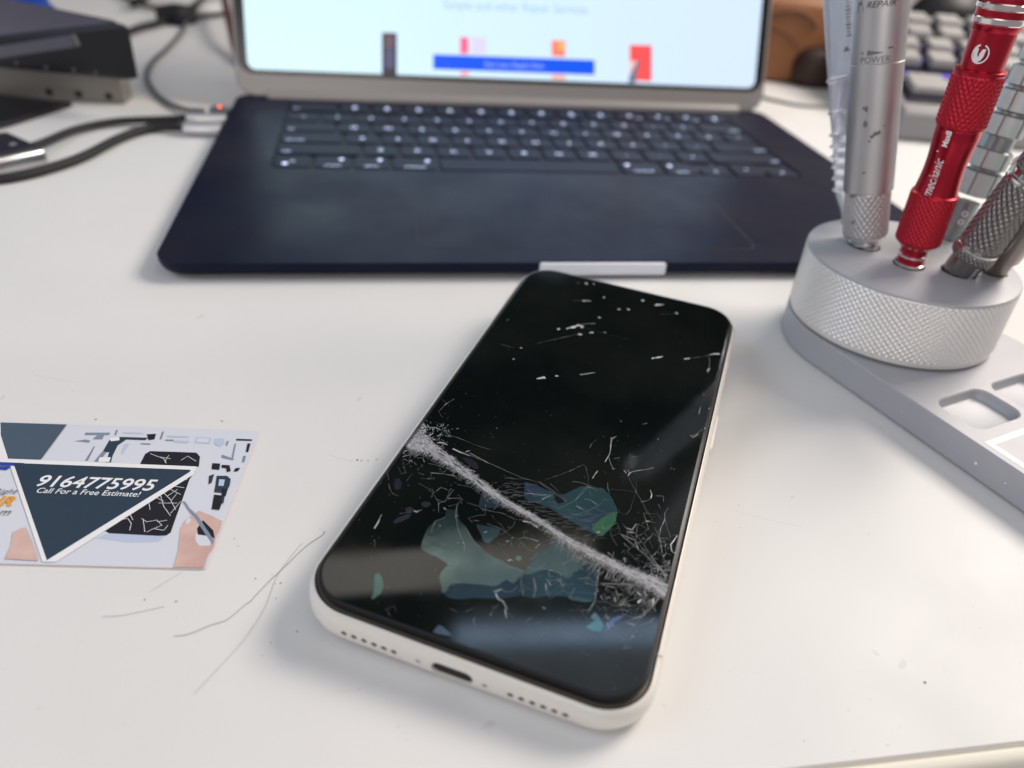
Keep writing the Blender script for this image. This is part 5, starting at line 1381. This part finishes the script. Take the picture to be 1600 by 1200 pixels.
cable('cable', [(348, -20, 20), (353, 10, 18), (360, 40, 14), (368, 75, 6), (378, 100, 2)], 3.2, M['cable_brown'], 'dark red cable hanging beside the left edge of the laptop lid')
cable('cable', [(300, 14, 1), (330, 11, 1), (352, 10, 1)], 1.6, M['cardwhite'], 'white cable near the top, left of the lid')
cable('cable', [(1182, 150, 1), (1215, 158, 1), (1260, 166, 1), (1330, 168, 1), (1410, 175, 1)], 1.2, M['cable_grey'], 'thin grey cable on the desk behind the laptop right corner')

# ------------------------------------------------------------------ hub at the left edge
t = thing('usb_hub', 'silver grey hub with dark top at the left edge, in front of the black box', 'hub')
def hexa(name, bot, top, m, parent, bevel=0):
    mb = MB(); mb.add(list(bot) + list(top), [(3, 2, 1, 0), (4, 5, 6, 7), (0, 1, 5, 4), (1, 2, 6, 5), (2, 3, 7, 6), (3, 0, 4, 7)])
    return mb.build(name, m, parent, bevel=bevel)
a = at(80, 258, 0); b = at(-60, 290, 0); hv = (b-a).normalized(); hn = Vector((-hv.y, hv.x, 0))
if hn.y < 0: hn = -hn
W_ = 34
zz = Vector((0, 0, 8.2))
a2 = a + hn*W_; b2 = b + hn*W_
hexa('hub_shell', [b, a, a2, b2], [b+zz, a+zz, a2+zz, b2+zz], M['steel'], t, 2.4)
i_ = 1.2
z3_ = Vector((0, 0, 8.3)); z4_ = Vector((0, 0, 9.0))
hexa('hub_top', [b+hn*3+z3_, a+hn*3-hv*(-2)+z3_, a2-hn*1+hv*2+z3_, b2-hn*1+z3_], [b+hn*3+z4_, a+hn*3+hv*2+z4_, a2-hn*1+hv*2+z4_, b2-hn*1+z4_], M['kb_plate'], t, .4)
mb = MB(); c = at(20, 225, 9.1); lathe(mb, (c.x, c.y, 9.0), (0, 0, 1), [(0, 1.6), (.15, 1.6)], 16); mb.build('screw', M['plug'], t)

# dark foot behind the hub, bracket with holes, black box, blue thing
def wallbox(name, label, cat, ax, bx, dpt, z0, z1, m, bev=1.0, z1b=None):
    a = at(*ax, z0); b = at(*bx, z0); v_ = (b-a).normalized(); n_ = Vector((-v_.y, v_.x, 0))
    if n_.y < 0: n_ = -n_
    z1b = z1 if z1b is None else z1b
    t = thing(name, label, cat)
    bot = [a, b, b + n_*dpt, a + n_*dpt]
    top = [Vector((p.x, p.y, h)) for p, h in zip(bot, (z1, z1b, z1b, z1))]
    o = hexa(name + '_body', bot, top, m, t, bev)
    return t, a, b, v_, n_
t = thing('black_block', 'low black wedge tucked under the grey bracket at the left edge', 'block')
bot = [at(*p) for p in ((-70, 222), (18, 198), (114, 167), (-70, 152))]
bot = [at(-70, 222), at(18, 198), at(114, 167), at(-20, 153)]
hexa('block_body', bot, [p + Vector((0, 0, 3.0)) for p in bot], M['black_plastic'], t, .8)
t, a, b, v_, n_ = wallbox('metal_bracket', 'grey metal bracket with a row of round holes under the black box', 'bracket', (-120, 148), (196, 163), 14, .2, 20, M['grey_metal'], .8)
for fx_ in (77, 123, 170):
    P = at(fx_, 144 + (fx_-77)*.06, 10)
    # hole on the bracket's front face
    k = ((a - CAM).dot(n_)) / ray(fx_, 144 + (fx_-77)*.07).dot(n_); P = CAM + ray(fx_, 144 + (fx_-77)*.07)*k
    mb = MB(); lathe(mb, P - n_*.08, n_, [(0, 2.2), (.2, 2.2)], 18); mb.build('bracket_hole', M['dark_hole'], t)
t = thing('black_box', 'large black box with a purple grey top, standing on the grey bracket', 'box')
def vz(x, y, z): return Vector((x, y, z))
Cb = vz(-215.3, 201.2, 20.4); Ab = vz(-345, 236, 20.4); Ed = vz(-69.3, 49.6, 0).normalized()*190
bot = [Ab, Cb, Cb + Ed, Ab + Ed]
zs = (26.5, 51.5, 51.5, 26.5)
hexa('box_body', bot, [vz(p.x, p.y, h) for p, h in zip(bot, zs)], M['black_plastic'], t, 4.0)
v_ = (Cb-Ab).normalized(); n_ = vz(-v_.y, v_.x, 0); Ei = Ed.normalized()
ins = [Ab + Ei*4 + v_*2, Cb + Ei*4 - v_*5, Cb + Ed - Ei*4 - v_*5, Ab + Ed - Ei*4 + v_*2]
def ztop(p): return 26.5 + 25*((p-Ab).dot(v_) + 0)/((Cb-Ab).dot(v_)) if False else 0
L_ = (Cb-Ab)
def plane_z(p):
    # solve p-Ab = s*L_ + t*Ed in plan
    det = L_.x*Ed.y - L_.y*Ed.x; q = p-Ab; s_ = (q.x*Ed.y - q.y*Ed.x)/det
    return 26.5 + 25*s_
hexa('top_plate', [vz(p.x, p.y, plane_z(p)-.3) for p in ins], [vz(p.x, p.y, plane_z(p)+.9) for p in ins], M['purple_black'], t, .5)
def onf(px, py):
    r_ = ray(px, py); return CAM + r_*((Ab - CAM).dot(n_)/r_.dot(n_)) - n_*.4
q4 = [onf(-20, 94), onf(118, 73), onf(112, 54), onf(-20, 75)]
mb = MB(); mb.add(q4 + [p + n_*.3 for p in q4], [(0, 1, 2, 3), (4, 7, 6, 5), (0, 4, 5, 1), (1, 5, 6, 2), (2, 6, 7, 3), (3, 7, 4, 0)])
mb.build('front_strip', M['purple_black'], t)
q4 = [onf(121, 72), onf(126, 71), onf(118, 53), onf(113, 54)]
mb = MB(); mb.add(q4 + [p + n_*.3 for p in q4], [(0, 1, 2, 3), (4, 7, 6, 5), (0, 4, 5, 1), (1, 5, 6, 2), (2, 6, 7, 3), (3, 7, 4, 0)])
mb.build('lid_seam_glint', M['grey_metal'], t)  # highlight on the lid seam modelled as a pale strip
for px, py in ((27, 98), (73, 105), (116, 109), (150, 113)):
    p = onf(px, py); mb = MB(); lathe(mb, p, -n_, [(0, 1.1), (.4, .9)], 12); mb.build('rivet', M['cable_grey'], t)
tb = thing('blue_cloth', 'bright blue folded cloth on the black box in the top left corner', 'cloth')
c = Ab.lerp(Cb, .28) + Ei*120; mb = MB(); zc = plane_z(c) + 2
c = at(-8, 0, zc + 8)
for i in range(3):
    mb.loft([[(c.x + (30-i*3+3*sin(3*a_+i))*cos(a_), c.y + (24-i*3+3*cos(2*a_))*sin(a_), z) for a_ in [2*pi*k/24 for k in range(24)]] for z in (zc+i*5, zc+2+i*5, zc+4.5+i*5)])
mb.build('cloth_folds', M['blue_cloth'], tb, smooth=True)

# ------------------------------------------------------------------ leather pouch and dark cable roll behind the laptop
t = thing('leather_pouch', 'tan leather pouch with curved stitching standing behind the laptop right edge', 'pouch')
a = at(1140, 124, 0); b = at(1330, 140, 0); v_ = (b-a).normalized(); n_ = Vector((-v_.y, v_.x, 0)); zt_ = 62
bot = [a, b, b+n_*28, a+n_*28]; 
hexa('pouch_body', bot, [p + Vector((0, 0, zt_)) + n_*6 for p in bot], M['leather'], t, 7)
def onp(px, py):
    r_ = ray(px, py); k = (a - CAM).dot(n_)/r_.dot(n_); P = CAM + r_*k
    return P + n_*(6*P.z/zt_) - n_*.6
for l, w in (([(1204, 27), (1225, 20), (1250, 20), (1268, 28), (1279, 44)], 1.7), ([(1204, 44), (1222, 49), (1238, 60), (1250, 75)], 1.2)):
    mb = MB(); tube(mb, [onp(*p) for p in l], w, 8, 6); mb.build('stitching', M['seamline'], t, smooth=True)
t = thing('dark_roll', 'dark brown rounded roll leaning on the tan leather pouch', 'roll')
c = at(1268, 132, 0)
mb = MB()
for cc, R_, hh in ((c, 17, 30),):
    mb.loft([[(cc.x + r_*R_*cos(2*pi*i/28)*1.3, cc.y + r_*R_*sin(2*pi*i/28), z) for i in range(28)] for z, r_ in ((.3, .8), (4, 1), (18, 1.0), (25, .85), (29, .55), (30, .1))])
mb.build('roll_body', M['darkbrown'], t, smooth=True)
t = thing('dark_pouch', 'tall black pouch standing right of the tan leather pouch, behind the silver pen', 'pouch')
c = at(1330, 138, 0)
mb = MB(); mb.loft([[(c.x + r_*28*cos(2*pi*i/28)*1.0, c.y + r_*17*sin(2*pi*i/28), z) for i in range(28)] for z, r_ in ((.3, .8), (6, .95), (30, 1.0), (46, .85), (56, .6), (60, .2))])
mb.build('pouch_body', M['darkbrown'], t, smooth=True)

# ------------------------------------------------------------------ mechanical keyboard at the back right
KF = at(1395, 219, 0); KR = at(1600, 236, 0)
kd = (KR-KF); kd.z = 0; kd.normalize(); kn_ = Vector((-kd.y, kd.x, 0))
ka = math.atan2(kd.y, kd.x)
t = thing('mechanical_keyboard', 'grey mechanical keyboard with pale keycaps and purple backlight behind the tool holder', 'keyboard', (KF.x, KF.y, 0), (0, 0, ka))
TIL = radians(14)
def kz_(y): return 19 + y*math.tan(TIL)
W_ = 320; D_ = 150
mb = MB()
mb.loft([[(x, y, z) for y, z in ((0, 1), (0, kz_(0)-2), (3, kz_(3)), (D_-3, kz_(D_)+1.5), (D_, kz_(D_)-1), (D_, 1))] for x in (2, W_)])
mb.build('case', M['kb_case'], t, bevel=1.5)
def plate(name, x0, x1, y0, y1, h0, h1, m, par):
    mb = MB(); mb.loft([[(x, y, kz_(y)+z) for y, z in ((y0, h0), (y1, h0), (y1, h1), (y0, h1))] for x in (x0, x1)])
    return mb.build(name, m, par)
plate('key_plate', 5, W_-5, 48, D_-7, .3, 1.2, M['kb_plate'], t)
for xa in (6, 132, 170, 208):
    plate('key_plate', xa, xa+36, 12, 42, .3, 1.1, M['kb_plate'], t)
    plate('backlight', xa+1.5, xa+34.5, 38.2, 41, 1.1, 1.5, M['purple'], t)
    plate('backlight', xa+31.8, xa+34.8, 14, 38, 1.1, 1.5, M['purple'], t)
for r_ in range(4):
    plate('backlight', 7, W_-8, 50 + r_*21.5, 52 + r_*21.5, 1.2, 1.6, M['purple'], t)
def kkey(cx, yc, kw, kd_, hh):
    mb = MB()
    def lp(wi, di, z, oy=0): return [(px_, py_, kz_(yc) + z + (py_-yc)*math.tan(TIL)) for px_, py_, _ in rrect(kw-wi, kd_-di, 1.6, 0, 3, cx, yc+oy)]
    mb.loft([lp(.2, .2, 1.3), lp(2.4, 2.4, 1.3+hh*.55, .4)])
    kk = mb.build('keyboard_key', M['kb_side'], t)
    mb = MB(); mb.loft([lp(2.3, 2.3, 1.3+hh*.55, .4), lp(4.2, 3.8, 1.3+hh, .8), lp(5.6, 5.2, 1.5+hh, .8)])
    mb.build('keycap_top', M['kb_key'], kk)
for xa in (6, 132, 170, 208): kkey(xa+16, 26, 28, 23, 7)
for r_ in range(4):
    x0_ = 6 + (0, 6, -3, 2)[r_]
    for k_ in range(9):
        kkey(x0_ + 11 + k_*24.5, 60 + r_*21.5, 20.5, 17.5, 9)
t = thing('volume_dome', 'black rounded object standing behind the mechanical keyboard', 'object')
c = KF + kd*94 + kn_*182
mb = MB(); mb.loft([[(c.x + 34*r_*cos(2*pi*i/32), c.y + 26*r_*sin(2*pi*i/32), z) for i in range(32)] for z, r_ in ((0, .9), (30, 1), (60, .95), (70, .7), (75, .3))])
mb.build('dome_body', M['black_plastic'], t, smooth=True)

mb = MB(); mb.box((1450, 860, 210), (1900, 12, 420), -0.10)
tag(mb.build('wall', M['wall']), 'plain beige wall panel behind the keyboard', 'wall', kind='structure')
